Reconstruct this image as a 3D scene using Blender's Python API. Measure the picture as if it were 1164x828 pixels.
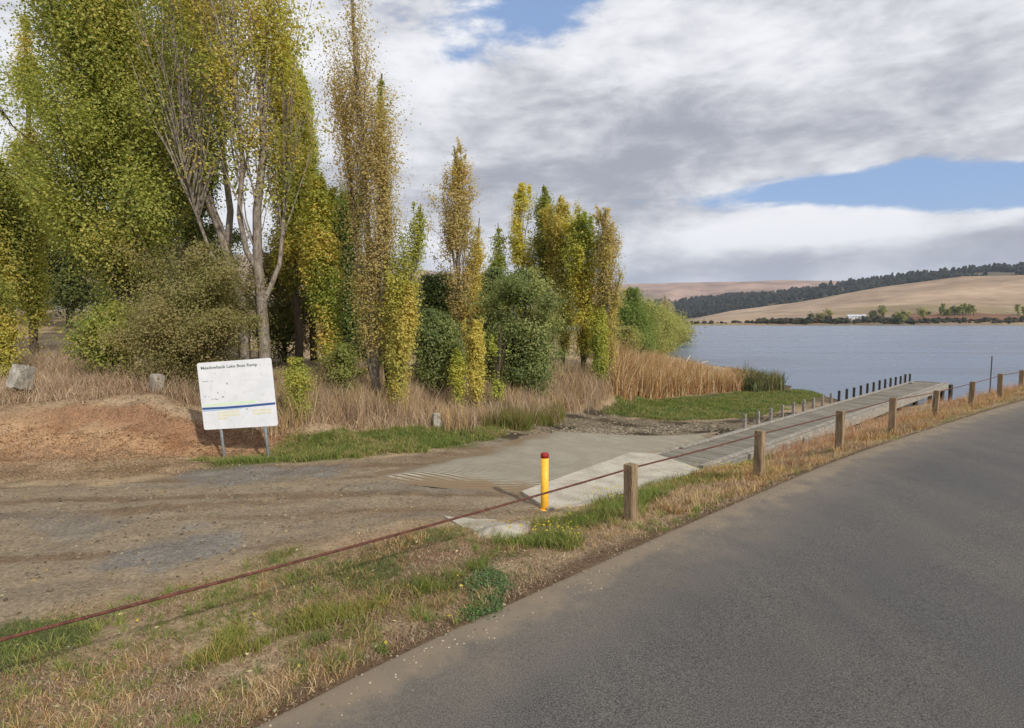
import bpy, bmesh, math, random
import numpy as np
from mathutils import Vector, Matrix
random.seed(7); RNG = np.random.default_rng(11)
for o in list(bpy.data.objects): bpy.data.objects.remove(o)
SC = bpy.context.scene; COL = SC.collection

# ------------------------------------------------------------------ camera, world, sun, exposure
F = 640.0; CAMZ = 2.55; PITCH = math.atan(48/640.0)          # photograph: 1164 x 828, horizon 48 px above centre
cam_d = bpy.data.cameras.new('camera'); cam = bpy.data.objects.new('camera', cam_d); COL.objects.link(cam)
cam_d.sensor_width = 36; cam_d.lens = 36*F/1164; cam_d.clip_start = 0.1; cam_d.clip_end = 30000
cam.location = (0, 0, CAMZ); cam.rotation_euler = (math.pi/2-PITCH, 0, 0); SC.camera = cam
SUN_AZ = math.atan2(0.60, -0.80); SUN_EL = math.radians(33)
sv = Vector((math.sin(SUN_AZ)*math.cos(SUN_EL), math.cos(SUN_AZ)*math.cos(SUN_EL), math.sin(SUN_EL)))
sl = bpy.data.lights.new('sun', 'SUN'); sl.energy = 3.1; sl.angle = math.radians(2.0); sl.color = (1.0, .945, .86)
so = bpy.data.objects.new('sun', sl); COL.objects.link(so); so.rotation_euler = sv.to_track_quat('Z', 'Y').to_euler(); so.location = (0, -20, 60)
SC.view_settings.view_transform = 'Standard'; SC.view_settings.look = 'None'
SC.view_settings.exposure = 0.30; SC.view_settings.gamma = 1; SC.view_settings.use_curve_mapping = False
SC.render.engine = 'CYCLES'

cp, sp = math.cos(PITCH), math.sin(PITCH)
def ray(px, py):
    u = (px-582)/F; v = (414-py)/F
    return np.array([u, cp+v*sp, -sp+v*cp])
def at(px, py, Y):
    d = ray(px, py); return np.array([0, 0, CAMZ]) + d*(Y/d[1])
def gz(px, py, z):
    d = ray(px, py); return np.array([0, 0, CAMZ]) + d*((z-CAMZ)/d[2])
def azel(px, py):
    d = ray(px, py); return math.atan2(d[0], d[1]), math.atan2(d[2], math.hypot(d[0], d[1]))
def L(r, g, b, k=1.0):                                       # sRGB 0..255 to linear
    f = lambda c: ((c/255+0.055)/1.055)**2.4 if c/255 > 0.04045 else c/255/12.92
    return np.array([f(r)*k, f(g)*k, f(b)*k])

class NT:
    def __init__(s, tree): s.t = tree; s.n = tree.nodes; s.l = tree.links
    def new(s, typ, **kw):
        n = s.n.new(typ)
        for k, v in kw.items(): setattr(n, k, v)
        return n
    def put(s, sock, v):
        if isinstance(v, bpy.types.NodeSocket): s.l.new(v, sock)
        elif v is not None: sock.default_value = v
    def m(s, op, a, b=None, c=None, clamp=False):
        n = s.new('ShaderNodeMath', operation=op, use_clamp=clamp)
        for i, v in enumerate((a, b, c)): s.put(n.inputs[i], v)
        return n.outputs[0]
    def noise(s, vec, scale, detail=4, rough=.55, dist=0):
        n = s.new('ShaderNodeTexNoise'); s.put(n.inputs['Vector'], vec)
        n.inputs['Scale'].default_value = scale; n.inputs['Detail'].default_value = detail
        n.inputs['Roughness'].default_value = rough; n.inputs['Distortion'].default_value = dist
        return n.outputs['Fac']
    def ramp(s, v, a, b, lo=0., hi=1., smooth=True):
        n = s.new('ShaderNodeMapRange', interpolation_type='SMOOTHSTEP' if smooth else 'LINEAR')
        s.put(n.inputs[0], v); 
        for i, x in enumerate((a, b, lo, hi)): s.put(n.inputs[i+1], x)
        return n.outputs[0]
    def mix(s, f, a, b, mode='MIX'):
        n = s.new('ShaderNodeMix', data_type='RGBA', blend_type=mode)
        s.put(n.inputs[0], f)
        for i, v in ((6, a), (7, b)):
            if isinstance(v, bpy.types.NodeSocket): s.l.new(v, n.inputs[i])
            else: n.inputs[i].default_value = (*[float(q) for q in v][:3], 1)
        return n.outputs[2]
    def mapv(s, vec, scale=(1, 1, 1), loc=(0, 0, 0), rot=(0, 0, 0)):
        n = s.new('ShaderNodeMapping'); s.put(n.inputs[0], vec)
        n.inputs['Scale'].default_value = scale; n.inputs['Location'].default_value = loc; n.inputs['Rotation'].default_value = rot
        return n.outputs[0]

# world: clear sky seen through a broken deck of cloud, all laid out by direction
W = bpy.data.worlds.new('World'); SC.world = W; W.use_nodes = True; W.node_tree.nodes.clear(); w = NT(W.node_tree)
SKY_STR = 0.088
sky = w.new('ShaderNodeTexSky', sky_type='NISHITA'); sky.sun_disc = False; sky.sun_elevation = SUN_EL; sky.sun_rotation = SUN_AZ
sky.air_density = 1.0; sky.dust_density = 0.6; sky.ozone_density = 1.5
tc = w.new('ShaderNodeTexCoord').outputs['Generated']
sx = w.new('ShaderNodeSeparateXYZ'); w.l.new(tc, sx.inputs[0]); dx, dy, dz = sx.outputs
el = w.m('ARCSINE', dz); az = w.m('ARCTAN2', dx, dy)
den = w.m('ADD', w.m('MAXIMUM', dz, 0.0), 0.16)
cv = w.new('ShaderNodeCombineXYZ'); w.l.new(w.m('DIVIDE', dx, den), cv.inputs[0]); w.l.new(w.m('DIVIDE', dy, den), cv.inputs[1]); pv = cv.outputs[0]
wob = w.noise(w.mapv(pv, (1, 1, 1), (3.1, 8.2, 0)), 1.6, 5, .6)
def blob(px, py, wx, wy, k):
    a, e = azel(px, py); sa = wx/F; se = wy/F
    q = w.m('ADD', w.m('POWER', w.m('ABSOLUTE', w.m('DIVIDE', w.m('SUBTRACT', az, a), sa)), 2.0), w.m('POWER', w.m('ABSOLUTE', w.m('DIVIDE', w.m('SUBTRACT', el, e), se)), 2.0))
    return w.m('MULTIPLY', w.m('EXPONENT', w.m('MULTIPLY', q, -1.0)), k)
def addall(x, *bs):
    for b in bs: x = w.m('ADD', x, b)
    return x
den2 = w.m('ADD', w.m('MAXIMUM', dz, 0.0), 0.42)
cv2 = w.new('ShaderNodeCombineXYZ'); w.l.new(w.m('DIVIDE', dx, den2), cv2.inputs[0]); w.l.new(w.m('DIVIDE', dy, den2), cv2.inputs[1]); w.l.new(w.m('MULTIPLY', dz, 2.2), cv2.inputs[2]); pv2 = w.mapv(tc, (1, 1, 1.5))
n1 = w.noise(w.mapv(pv, (.8, 1.0, 1), (5.3, 2.2, 0)), 1.25, 9, .56, .25)
n2 = w.noise(w.mapv(pv2, (1, 1, 1.6), (1.7, 9.4, 0)), 5.2, 10, .60, .25)
n3 = w.noise(w.mapv(pv2, (1, 1, 2.0), (4.7, 1.4, 0)), 17.0, 8, .62, .15)
cover = w.m('ADD', w.m('MULTIPLY', n1, .75), w.m('ADD', w.m('MULTIPLY', n2, .85), w.m('MULTIPLY', n3, .55)))
cover = addall(cover, blob(1110, 206, 190, 26, -.74), blob(900, 216, 120, 14, -.40), blob(1164, 235, 60, 20, -.3), blob(600, 12, 70, 34, -.52), blob(512, 62, 34, 26, -.30),
               blob(1150, 178, 60, 10, .4), blob(1000, 110, 420, 80, .4), blob(920, 262, 110, 20, .75), blob(1150, 250, 90, 12, .35), blob(1010, 300, 300, 22, .5), blob(300, 250, 500, 300, .25), -.20)
cm = w.ramp(cover, .66, .96)
shade = w.m('ADD', w.m('MULTIPLY', n2, .95), w.m('ADD', w.m('MULTIPLY', n1, .20), w.m('MULTIPLY', n3, .28)))
shade = addall(shade, blob(830, 165, 300, 45, -.16), blob(560, 190, 160, 60, -.05), blob(960, 300, 420, 22, -.20), blob(910, 262, 110, 18, .38), blob(700, 225, 160, 40, -.10), blob(330, 60, 160, 200, .10), blob(10, 60, 90, 160, .05), blob(1120, 20, 200, 60, .05), blob(570, 60, 110, 60, .06))
ccol = w.mix(w.ramp(shade, .42, .94), L(160, 163, 175)*10, L(240, 241, 245)*10)
scol = w.mix(0.6, sky.outputs[0], L(150, 182, 232)*10)
hz = w.ramp(el, 0.0, .16, .45, 0.0)
fin = w.mix(cm, scol, ccol); fin = w.mix(hz, fin, L(180, 190, 210)*10)
bg = w.new('ShaderNodeBackground'); w.l.new(fin, bg.inputs[0]); bg.inputs[1].default_value = SKY_STR
ow = w.new('ShaderNodeOutputWorld'); w.l.new(bg.outputs[0], ow.inputs[0])

# ------------------------------------------------------------------ object helpers
def tag(o, label=None, cat=None, group=None, kind=None):
    if label: o['label'] = label
    if cat: o['category'] = cat
    if group: o['group'] = group
    if kind: o['kind'] = kind
    return o
def empty(name, loc, label, cat, group=None):
    o = bpy.data.objects.new(name, None); COL.objects.link(o); o.location = Vector([float(c) for c in loc]); o.empty_display_size = .2
    return tag(o, label, cat, group)
def link(name, me, mat, parent=None):
    o = bpy.data.objects.new(name, me); COL.objects.link(o)
    if mat: me.materials.append(mat)
    if parent: o.parent = parent
    return o
def npmesh(name, V, Q, cols=None, smooth=False, attrs=None):
    """V (n,3) verts; Q (m,4) or (m,3) faces; cols (n,3) point colour"""
    me = bpy.data.meshes.new(name); V = np.asarray(V, np.float32); Q = np.asarray(Q, np.int32)
    me.vertices.add(len(V)); me.vertices.foreach_set('co', V.ravel())
    k = Q.shape[1]; me.loops.add(Q.size); me.loops.foreach_set('vertex_index', Q.ravel())
    me.polygons.add(len(Q)); me.polygons.foreach_set('loop_start', np.arange(len(Q), dtype=np.int32)*k)
    me.polygons.foreach_set('use_smooth', np.full(len(Q), smooth))
    if cols is not None:
        a = me.color_attributes.new('Col', 'FLOAT_COLOR', 'POINT'); c = np.ones((len(V), 4), np.float32); c[:, :3] = cols; a.data.foreach_set('color', c.ravel())
    for nm, arr in (attrs or {}).items():
        a = me.attributes.new(nm, 'FLOAT', 'POINT'); a.data.foreach_set('value', np.asarray(arr, np.float32))
    me.update(calc_edges=True); return me
class MB:                                                     # bmesh collector
    def __init__(s): s.b = bmesh.new()
    def box(s, c, size, M=None, bev=0.0, taper=None):
        m = Matrix.Translation(Vector([float(q) for q in c])) @ Matrix.Diagonal((*size, 1))
        if M is not None: m = M @ m
        r = bmesh.ops.create_cube(s.b, size=1, matrix=m)
        if bev > 0:
            es = list({e for v in r['verts'] for e in v.link_edges}); bmesh.ops.bevel(s.b, geom=es, offset=bev, segments=2, affect='EDGES')
        return s
    def prism(s, pts, z0, z1):                                # pts world xy(z) list; z arrays allowed
        n = len(pts); zt = z1 if hasattr(z1, '__len__') else [z1]*n; zb = z0 if hasattr(z0, '__len__') else [z0]*n
        T = [s.b.verts.new((pts[i][0], pts[i][1], zt[i])) for i in range(n)]; B = [s.b.verts.new((pts[i][0], pts[i][1], zb[i])) for i in range(n)]
        s.b.faces.new(T); s.b.faces.new(B[::-1])
        for i in range(n): j = (i+1) % n; s.b.faces.new((T[i], B[i], B[j], T[j]))
        return s
    def tube(s, pts, rad, n=8, cap=True):
        pts = [Vector([float(q) for q in p]) for p in pts]; rad = rad if hasattr(rad, '__len__') else [rad]*len(pts); rings = []
        for i, p in enumerate(pts):
            d = (pts[min(i+1, len(pts)-1)]-pts[max(i-1, 0)]).normalized(); a = d.orthogonal().normalized() if i == 0 else (pa-d*pa.dot(d)).normalized(); pa = a; b = d.cross(a)
            rings.append([s.b.verts.new(p+(a*math.cos(2*math.pi*k/n)+b*math.sin(2*math.pi*k/n))*rad[i]) for k in range(n)])
        for i in range(len(rings)-1):
            for k in range(n): s.b.faces.new((rings[i][k], rings[i][(k+1) % n], rings[i+1][(k+1) % n], rings[i+1][k]))
        if cap: s.b.faces.new(rings[0][::-1]); s.b.faces.new(rings[-1])
        return s
    def build(s, name, mat, parent=None, smooth=False):
        bmesh.ops.recalc_face_normals(s.b, faces=s.b.faces); me = bpy.data.meshes.new(name); s.b.to_mesh(me); s.b.free()
        if smooth:
            for p in me.polygons: p.use_smooth = True
        return link(name, me, mat, parent)

# ------------------------------------------------------------------ noise and terrain height
def _h(i, j, s): 
    n = (i.astype(np.int64)*374761393 + j.astype(np.int64)*668265263 + s*982451653) & 0x7fffffff
    n = ((n ^ (n >> 13))*1274126177) & 0x7fffffff; return ((n ^ (n >> 16)) & 0xffff)/65535.0
def vn(x, y, s=0):
    i = np.floor(x); j = np.floor(y); u = x-i; v = y-j; u = u*u*(3-2*u); v = v*v*(3-2*v)
    return (_h(i, j, s)*(1-u)+_h(i+1, j, s)*u)*(1-v)+(_h(i, j+1, s)*(1-u)+_h(i+1, j+1, s)*u)*v
def fbm(x, y, o=4, s=0):
    r = 0; a = .5; t = 0
    for k in range(o): r = r+a*vn(x*2**k+17.3*k, y*2**k-9.1*k, s+k); t += a; a *= .5
    return r/t
def sstep(a, b, x): t = np.clip((x-a)/(b-a), 0, 1); return t*t*(3-2*t)

WATER = -1.70
cps = []
for q in [(0, 828, -.08), (0, 720, -.12), (200, 760, -.06), (0, 640, -.22), (0, 570, -.28), (-300, 640, -.2), (-300, 570, -.28), (200, 640, -.2), (200, 575, -.28), (200, 690, -.12), (400, 700, -.07),
          (400, 600, -.22), (400, 560, -.3), (520, 600, -.22), (500, 540, -.38), (420, 540, -.33), (600, 562, -.42), (620, 580, -.42), (540, 640, -.08), (718, 590, -.12), (640, 640, -.05), (300, 800, -.03),
          (690, 578, -.42), (760, 550, -.6), (866, 543, -.14), (640, 600, -.25), (800, 540, -.62), (520, 700, -.03), (100, 828, -.03)]: cps.append(gz(*q))
for q in [(0, 524, 11.8), (0, 500, 12.8), (0, 468, 13.8), (0, 440, 16.5), (0, 400, 24), (0, 375, 33), (100, 522, 11.9), (100, 500, 12.8), (100, 462, 13.9), (100, 440, 17), (100, 385, 28), (-300, 520, 12), (-300, 470, 14), (-300, 400, 24),
          (200, 522, 12), (205, 503, 12.9), (200, 468, 14), (200, 445, 17), (249, 514, 12.65), (250, 480, 14.8), (250, 450, 18), (304, 513, 12.75), (300, 480, 15), (300, 430, 20), (350, 517, 12.5), (350, 495, 14), (350, 460, 17), (370, 415, 21),
          (430, 505, 13.7), (430, 480, 15.5), (430, 440, 20), (500, 501, 14.5), (500, 470, 18), (500, 440, 24), (560, 498, 15.2), (560, 470, 19), (590, 440, 25), (640, 495, 16), (640, 472, 21), (620, 435, 26), (650, 425, 30),
          (560, 515, 13.5), (700, 496, 17.3), (812, 488, 20.3), (713, 517, 14.4), 
          (957, 513, 12.0), (1016, 491, 14.4), (1063, 475, 16.7), (1103, 461, 19.2), (1137, 449, 22), (1160, 442, 24.5), (830, 533, 12.9), (900, 511, 15.2), (950, 494, 17.6), (1000, 480, 20), (1040, 468, 22.6),
          (700, 438, 29), (690, 445, 26), (480, 420, 32), (400, 400, 34), (250, 400, 32)]: cps.append(at(*q))
for q in [(20.5, 36, -1.9), (22, 45, -1.9), (22.5, 55, -2.0), (21.5, 69, -2.0), (25, 90, -2.), (35, 113, -2.), (50, 150, -2.), (17, 45, -1.4), (17, 56, -1.4), (17, 69, -1.2), (20, 90, -1.2), (28, 115, -1.3), (43, 150, -1.35), (40, 165, -1.6), (60, 155, -3),
          (10, 60, .0), (5, 80, 1.), (10, 110, 1.), (25, 150, 0.), (0, 120, 2.5), (-30, 60, 3), (-60, 40, 3), (-60, 90, 4), (-40, 20, 1.), (-40, 0, .2), (-20, 3, -.1), (-20, -10, 0), (0, -10, 0), (20, -10, 0), (40, 0, 0), (40, 20, 0), (30, 24, -.1), (60, 40, -.2), (60, 60, -3), (60, 100, -4), (30, 60, -3), (40, 80, -4), (90, 60, -1),
          (26, 28, -1.9), (24, 33, -2.3), (28, 38, -3), (22, 26, -1.35), (34, 35, -1.9), (45, 44, -1.9), (1, 4, -.01), (6, 8.2, -.02), (11, 12.6, -.03), (18, 18.5, -.03), (8, 4, 0), (3, 0, 0), (25, 18, 0), (-3, 2, -.01), (-10, -4, -.02)]: cps.append(np.array(q, float))
for q in [(640, 482, -.95), (720, 479, -1.35), (800, 479, -1.42), (860, 477, -1.5), (690, 468, -1.3), (720, 461, -1.5), (760, 466, -1.5), (800, 466, -1.55), (850, 466, -1.56), (900, 458, -1.58), (720, 451, -1.5), (760, 452, -1.56), (800, 452, -1.57), (850, 451, -1.58), (890, 449, -1.6), (925, 450, -1.62), (780, 446, -1.58), (840, 444, -1.62), (880, 439, -1.68), (905, 436, -1.82), (945, 441, -1.84), (740, 442, -1.5), (920, 470, -1.45), (880, 482, -1.3), (850, 433, -1.75), (800, 430, -1.74)]: cps.append(gz(*q))
CP = np.array(cps); 
def _tps(r2): return np.where(r2 > 1e-9, r2*np.log(np.maximum(r2, 1e-9))*.5, 0)
_n = len(CP); _K = _tps(((CP[:, None, :2]-CP[None, :, :2])**2).sum(-1)) + np.eye(_n)*.35
_P = np.c_[np.ones(_n), CP[:, :2]]; _A = np.zeros((_n+3, _n+3)); _A[:_n, :_n] = _K; _A[:_n, _n:] = _P; _A[_n:, :_n] = _P.T
_w = np.linalg.solve(_A, np.r_[CP[:, 2], 0, 0, 0])

# left edge of the asphalt (world xy), from under the left of the frame to beyond the bend
REDGE = [gz(-420, 1560, 0), gz(300, 828, 0), gz(470, 742, 0), gz(640, 663, 0), gz(830, 578, 0), gz(1000, 508, 0), gz(1164, 456, 0)]
REDGE = [np.array(p[:2]) for p in REDGE]
d0 = (REDGE[1]-REDGE[2]); d0 /= np.linalg.norm(d0); REDGE[0] = REDGE[1]+d0*6; REDGE.insert(0, REDGE[0]+d0*60)
d1 = (REDGE[-1]-REDGE[-2]); d1 /= np.linalg.norm(d1)
for k in range(9):
    a = math.radians(-3.2); d1 = np.array([d1[0]*math.cos(a)-d1[1]*math.sin(a), d1[0]*math.sin(a)+d1[1]*math.cos(a)]); REDGE.append(REDGE[-1]+d1*9)
def resample(P, step):
    P = np.array(P); out = []
    for i in range(len(P)-1):
        p0, p1, p2, p3 = P[max(i-1, 0)], P[i], P[i+1], P[min(i+2, len(P)-1)]; n = max(2, int(np.linalg.norm(p2-p1)/step))
        for k in range(n):
            t = k/n; out.append(p1+(p2-p1)*t if np.linalg.norm(p2-p1) > 30 or np.linalg.norm(p1-p0) > 30 else .5*((2*p1)+(-p0+p2)*t+(2*p0-5*p1+4*p2-p3)*t*t+(-p0+3*p1-3*p2+p3)*t**3))
    return np.array(out+[P[-1]])
RE = resample(REDGE, .5)
def roadside(x, y):
    """signed distance to the asphalt edge: positive on the lake side"""
    sh = x.shape; x = x.ravel(); y = y.ravel(); out = np.empty(len(x)); A = RE[:-1]; B = RE[1:]; D = B-A; LL = (D**2).sum(1)
    for c in range(0, len(x), 20000):
        px = x[c:c+20000, None]-A[None, :, 0]; py = y[c:c+20000, None]-A[None, :, 1]
        t = np.clip((px*D[:, 0]+py*D[:, 1])/LL, 0, 1); ex = px-t*D[:, 0]; ey = py-t*D[:, 1]; d2 = ex*ex+ey*ey
        j = d2.argmin(1); r = np.arange(len(j)); s = np.sign(D[j, 0]*py[r, j]-D[j, 1]*px[r, j]); out[c:c+20000] = np.sqrt(d2[r, j])*np.where(s == 0, 1, s)
    return out.reshape(sh)
def hbase(x, y):
    x = np.asarray(x, float); y = np.asarray(y, float); sh = x.shape; X = x.ravel(); Y = y.ravel(); out = np.empty(len(X))
    for c in range(0, len(X), 20000):
        a = X[c:c+20000]; b = Y[c:c+20000]
        out[c:c+20000] = _tps((a[:, None]-CP[None, :, 0])**2+(b[:, None]-CP[None, :, 1])**2) @ _w[:_n] + _w[_n]+_w[_n+1]*a+_w[_n+2]*b
    z = out.reshape(sh)
    # outside the surveyed patch fade to plain ground
    R = np.hypot(x-5, y-40); f = sstep(75, 160, R); lake = (y > 20) & (x > 10)
    far = np.where(lake, -4.0, np.where(y > 30, 3.0, 0.0)); far = np.where((x > 10) & (y < 0.75*x+5), 0.2, far)
    far = far*1.0; z = np.clip(z, -4.5, 4)*(1-f)+far*f
    return z
PADQ = [gz(593, 562, -.42), gz(716, 517, -.75), gz(744, 518, -.75), gz(797, 536, -.75), gz(690, 575, -.5), gz(622, 582, -.42)]
def scarp(x, y):
    return sstep(-13, -10.5, x)*sstep(-3.9, -5.0, x)*np.where(np.abs(y-13) < 6, 1, 0), 13.45+.9*(fbm(x*.55, x*0, 3, 12)-.5)
def hz_fn(x, y):
    z = hbase(x, y); x = np.asarray(x, float); y = np.asarray(y, float); D = np.hypot(x, y)
    near = 1-sstep(60, 120, D); rs = roadside(x, y) if x.size else x
    bank = sstep(12.2, 14, y-0*x)*sstep(-1.0, -3.0, x)
    z = z+near*sstep(.0, 1.6, rs)*((fbm(x*1.3, y*1.3, 4, 3)-.5)*.10+(fbm(x*5, y*5, 3, 5)-.5)*.05)
    z = z+near*bank*((fbm(x*.8, y*.8, 4, 9)-.5)*.30)
    # red earth cut: a small scarp with an undercut lip
    rb_ = near*sstep(-2.5, -4.5, x)*sstep(11.6, 12.6, y)*sstep(16, 14.5, y); z = z+rb_*((fbm(x*1.6, y*1.6, 4, 15)-.5)*.22+(np.abs(fbm(x*3.1, y*2.2, 3, 16)-.5))*.22)
    sc, yl = scarp(x, y); z = z+near*sc*(.30*sstep(yl-.13, yl+.13, y)-.20)*sstep(11.6, 12.8, y)
    # the roadway: flat, the ground kept just below the asphalt
    k = sstep(.55, -.05, rs); edge = sstep(1.2, .5, rs)*sstep(.05, .5, rs)*.03
    flat = np.where(rs > -8.2, -.02, -.10)
    kk = np.where((rs < 60), k, k); z = np.where(D < 140, z*(1-kk)+flat*kk+edge*fbm(x*3, y*3, 3, 2), z)
    return z
def gp(px, py, y0=2.0, y1=140.0):
    """ground point seen at a pixel of the photograph"""
    d = ray(px, py); t = np.geomspace(y0, y1, 500)/d[1]; P = np.array([0, 0, CAMZ])+d[None]*t[:, None]
    h = hbase(P[:, 0], P[:, 1]); b = np.where(P[:, 2] < h)[0]
    i = b[0] if len(b) else len(t)-1
    if i > 0:
        a0 = P[i-1, 2]-h[i-1]; a1 = P[i, 2]-h[i]; q = a0/(a0-a1) if a0 != a1 else 0; return P[i-1]+(P[i]-P[i-1])*min(max(q, 0), 1)
    return P[i]
def zone(pts): return np.array([gp(*p)[:2] for p in pts])
def inpoly(poly, x, y):
    c = np.zeros(x.shape, bool); n = len(poly)
    for i in range(n):
        x0, y0 = poly[i]; x1, y1 = poly[(i+1) % n]
        if y0 == y1: continue
        c ^= ((y0 > y) != (y1 > y)) & (x < (x1-x0)*(y-y0)/(y1-y0)+x0)
    return c
def pmask(poly, x, y, soft=.4):
    """soft membership of a polygon"""
    x = np.asarray(x, float); y = np.asarray(y, float); d2 = np.full(x.shape, 1e9); n = len(poly)
    for i in range(n):
        a = poly[i]; D = poly[(i+1) % n]-a; ll = max((D**2).sum(), 1e-9); t = np.clip(((x-a[0])*D[0]+(y-a[1])*D[1])/ll, 0, 1)
        d2 = np.minimum(d2, (x-a[0]-t*D[0])**2+(y-a[1]-t*D[1])**2)
    d = np.sqrt(d2)*np.where(inpoly(poly, x, y), 1, -1); return d

Z_LOT = zone([(-500, 552), (0, 550), (120, 552), (190, 540), (240, 531), (400, 524), (480, 513), (560, 497), (700, 492), (830, 488), (760, 520), (620, 582), (560, 590), (500, 592), (430, 606), (330, 626), (200, 656), (0, 704), (-500, 830)])
Z_TAR1 = zone([(190, 545), (230, 534), (400, 527), (400, 540), (300, 552), (215, 560)])
Z_TAR2 = zone([(150, 636), (240, 604), (285, 604), (290, 622), (225, 636)])
Z_TAR3 = zone([(50, 590), (120, 583), (130, 600), (60, 606)])
Z_RED = zone([(-200, 520), (-200, 486), (0, 482), (60, 479), (190, 479), (222, 486), (330, 488), (345, 508), (210, 512), (120, 522)])
Z_GRN1 = zone([(225, 520), (330, 505), (400, 494), (560, 486), (575, 496), (480, 512), (400, 523), (240, 530)])
Z_SHELF = zone([(684, 470), (700, 458), (720, 450), (880, 444), (935, 446), (925, 456), (868, 473), (770, 478), (720, 474)])
Z_MUD = zone([(570, 497), (600, 487), (640, 468), (700, 460), (700, 474), (770, 480), (870, 474), (900, 470), (850, 492), (700, 494), (640, 497)])
Z_V1 = zone([(335, 668), (430, 622), (500, 600), (520, 612), (470, 630), (360, 668)])
Z_V2 = zone([(-60, 770), (0, 715), (110, 700), (130, 720), (60, 755), (0, 770)])
Z_V3 = zone([(525, 650), (600, 645), (600, 690), (560, 705), (520, 690)])
Z_V4 = zone([(560, 640), (590, 600), (680, 570), (780, 540), (880, 520), (880, 532), (760, 560), (710, 590), (620, 625)])
Z_V5 = zone([(140, 790), (200, 745), (400, 680), (540, 640), (560, 660), (400, 705), (230, 770)])

# ------------------------------------------------------------------ materials
def mat(name):
    m = bpy.data.materials.new(name); m.use_nodes = True; m.node_tree.nodes.clear(); t = NT(m.node_tree)
    b = t.new('ShaderNodeBsdfPrincipled'); o = t.new('ShaderNodeOutputMaterial'); t.l.new(b.outputs[0], o.inputs[0])
    b.inputs['Roughness'].default_value = .85; b.inputs['Specular IOR Level'].default_value = .25
    return m, t, b
def bump(t, b, h, strength=.3, dist=.02):
    n = t.new('ShaderNodeBump'); n.inputs['Strength'].default_value = strength; n.inputs['Distance'].default_value = dist; t.l.new(h, n.inputs['Height']); t.l.new(n.outputs[0], b.inputs['Normal'])
def objc(t): return t.new('ShaderNodeTexCoord').outputs['Object']
def wpos(t): return t.new('ShaderNodeNewGeometry').outputs['Position']
def vcol(t):
    return t.new('ShaderNodeAttribute', attribute_name='Col').outputs['Color']
def leafmat(name, transl=.55, rough=.5):
    m = bpy.data.materials.new(name); m.use_nodes = True; m.node_tree.nodes.clear(); t = NT(m.node_tree); c = vcol(t)
    b = t.new('ShaderNodeBsdfPrincipled'); t.l.new(c, b.inputs['Base Color']); b.inputs['Roughness'].default_value = rough; b.inputs['Specular IOR Level'].default_value = .3
    tr = t.new('ShaderNodeBsdfTranslucent'); t.l.new(t.mix(1.0, c, (1.12, 1.12, .85), 'MULTIPLY'), tr.inputs[0]); mx = t.new('ShaderNodeMixShader'); mx.inputs[0].default_value = transl
    t.l.new(b.outputs[0], mx.inputs[1]); t.l.new(tr.outputs[0], mx.inputs[2]); o = t.new('ShaderNodeOutputMaterial'); t.l.new(mx.outputs[0], o.inputs[0]); return m
M = {}
M['leaf'] = leafmat('leaf'); M['grass'] = leafmat('grass_blade', .3, .7)
def noisy(name, c1, c2, scale=6, c3=None, s3=60, rough=.85, bs=.3, bd=.01, stretch=(1, 1, 1), spec=.25):
    m, t, b = mat(name); p = t.mapv(objc(t), stretch); n = t.noise(p, scale, 6, .62); c = t.mix(t.ramp(n, .3, .7), c1, c2)
    f = t.noise(p, s3, 3, .6)
    if c3 is not None: c = t.mix(t.ramp(f, .56, .70), c, c3)
    t.l.new(c, b.inputs['Base Color']); b.inputs['Roughness'].default_value = rough; b.inputs['Specular IOR Level'].default_value = spec; bump(t, b, t.m('ADD', t.m('MULTIPLY', n, .5), f), bs, bd); return m
M['bark_pale'] = noisy('bark_pale', L(172, 160, 146, .8), L(118, 106, 94, .7), 5, L(80, 72, 64, .7), 20, stretch=(3, 3, .8), bs=.6, bd=.02)
M['bark_brown'] = noisy('bark_brown', L(128, 112, 94, .7), L(92, 80, 66, .6), 6, L(60, 52, 44, .6), 22, stretch=(3, 3, .8), bs=.6, bd=.02)
M['bark_dark'] = noisy('bark_dark', L(86, 76, 64, .7), L(60, 54, 46, .7), 6, stretch=(3, 3, .8), bs=.6)
M['wood_post'] = noisy('wood_post', L(172, 150, 118, .85), L(128, 106, 80, .75), 4, L(92, 74, 55, .7), 14, stretch=(6, 6, .7), bs=.5, bd=.01)
M['wood_grey'] = noisy('wood_grey', L(176, 170, 158, .85), L(140, 132, 120, .8), 4, L(100, 94, 84, .7), 14, stretch=(2, 2, 4), bs=.4)
M['wood_dark'] = noisy('wood_dark', L(92, 84, 74, .8), L(66, 60, 52, .7), 5, stretch=(6, 6, .8), bs=.5)
M['rust'] = noisy('rust', L(116, 74, 60, .8), L(84, 54, 46, .7), 18, L(150, 104, 84, .7), 60, rough=.9, bs=.4, bd=.003)
M['galv'] = noisy('galvanised', L(190, 196, 200, .9), L(160, 168, 174, .9), 14, rough=.45, bs=.05)
M['galv'].node_tree.nodes['Principled BSDF'].inputs['Metallic'].default_value = .35
M['board'] = noisy('board_white', L(238, 239, 240, .92), L(228, 230, 233, .9), 3, L(222, 222, 220, .9), 9, rough=.45, bs=.0, spec=.4)
M['yellow'] = noisy('yellow_paint', L(248, 190, 60), L(240, 180, 52), 5, L(206, 150, 60), 24, rough=.5, bs=.1, bd=.002, spec=.4)
M['redcap'] = noisy('red_cap', L(160, 44, 40), L(130, 36, 34), 9, rough=.55, bs=.1)
M['concrete'] = noisy('concrete', L(196, 188, 170, .95), L(168, 158, 140, .92), 2.2, L(144, 132, 114, .85), 30, bs=.35, bd=.006)
M['blockconc'] = noisy('block_concrete', L(176, 170, 158, .9), L(140, 134, 122, .8), 5, L(108, 104, 90, .7), 26, bs=.6, bd=.02)
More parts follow.
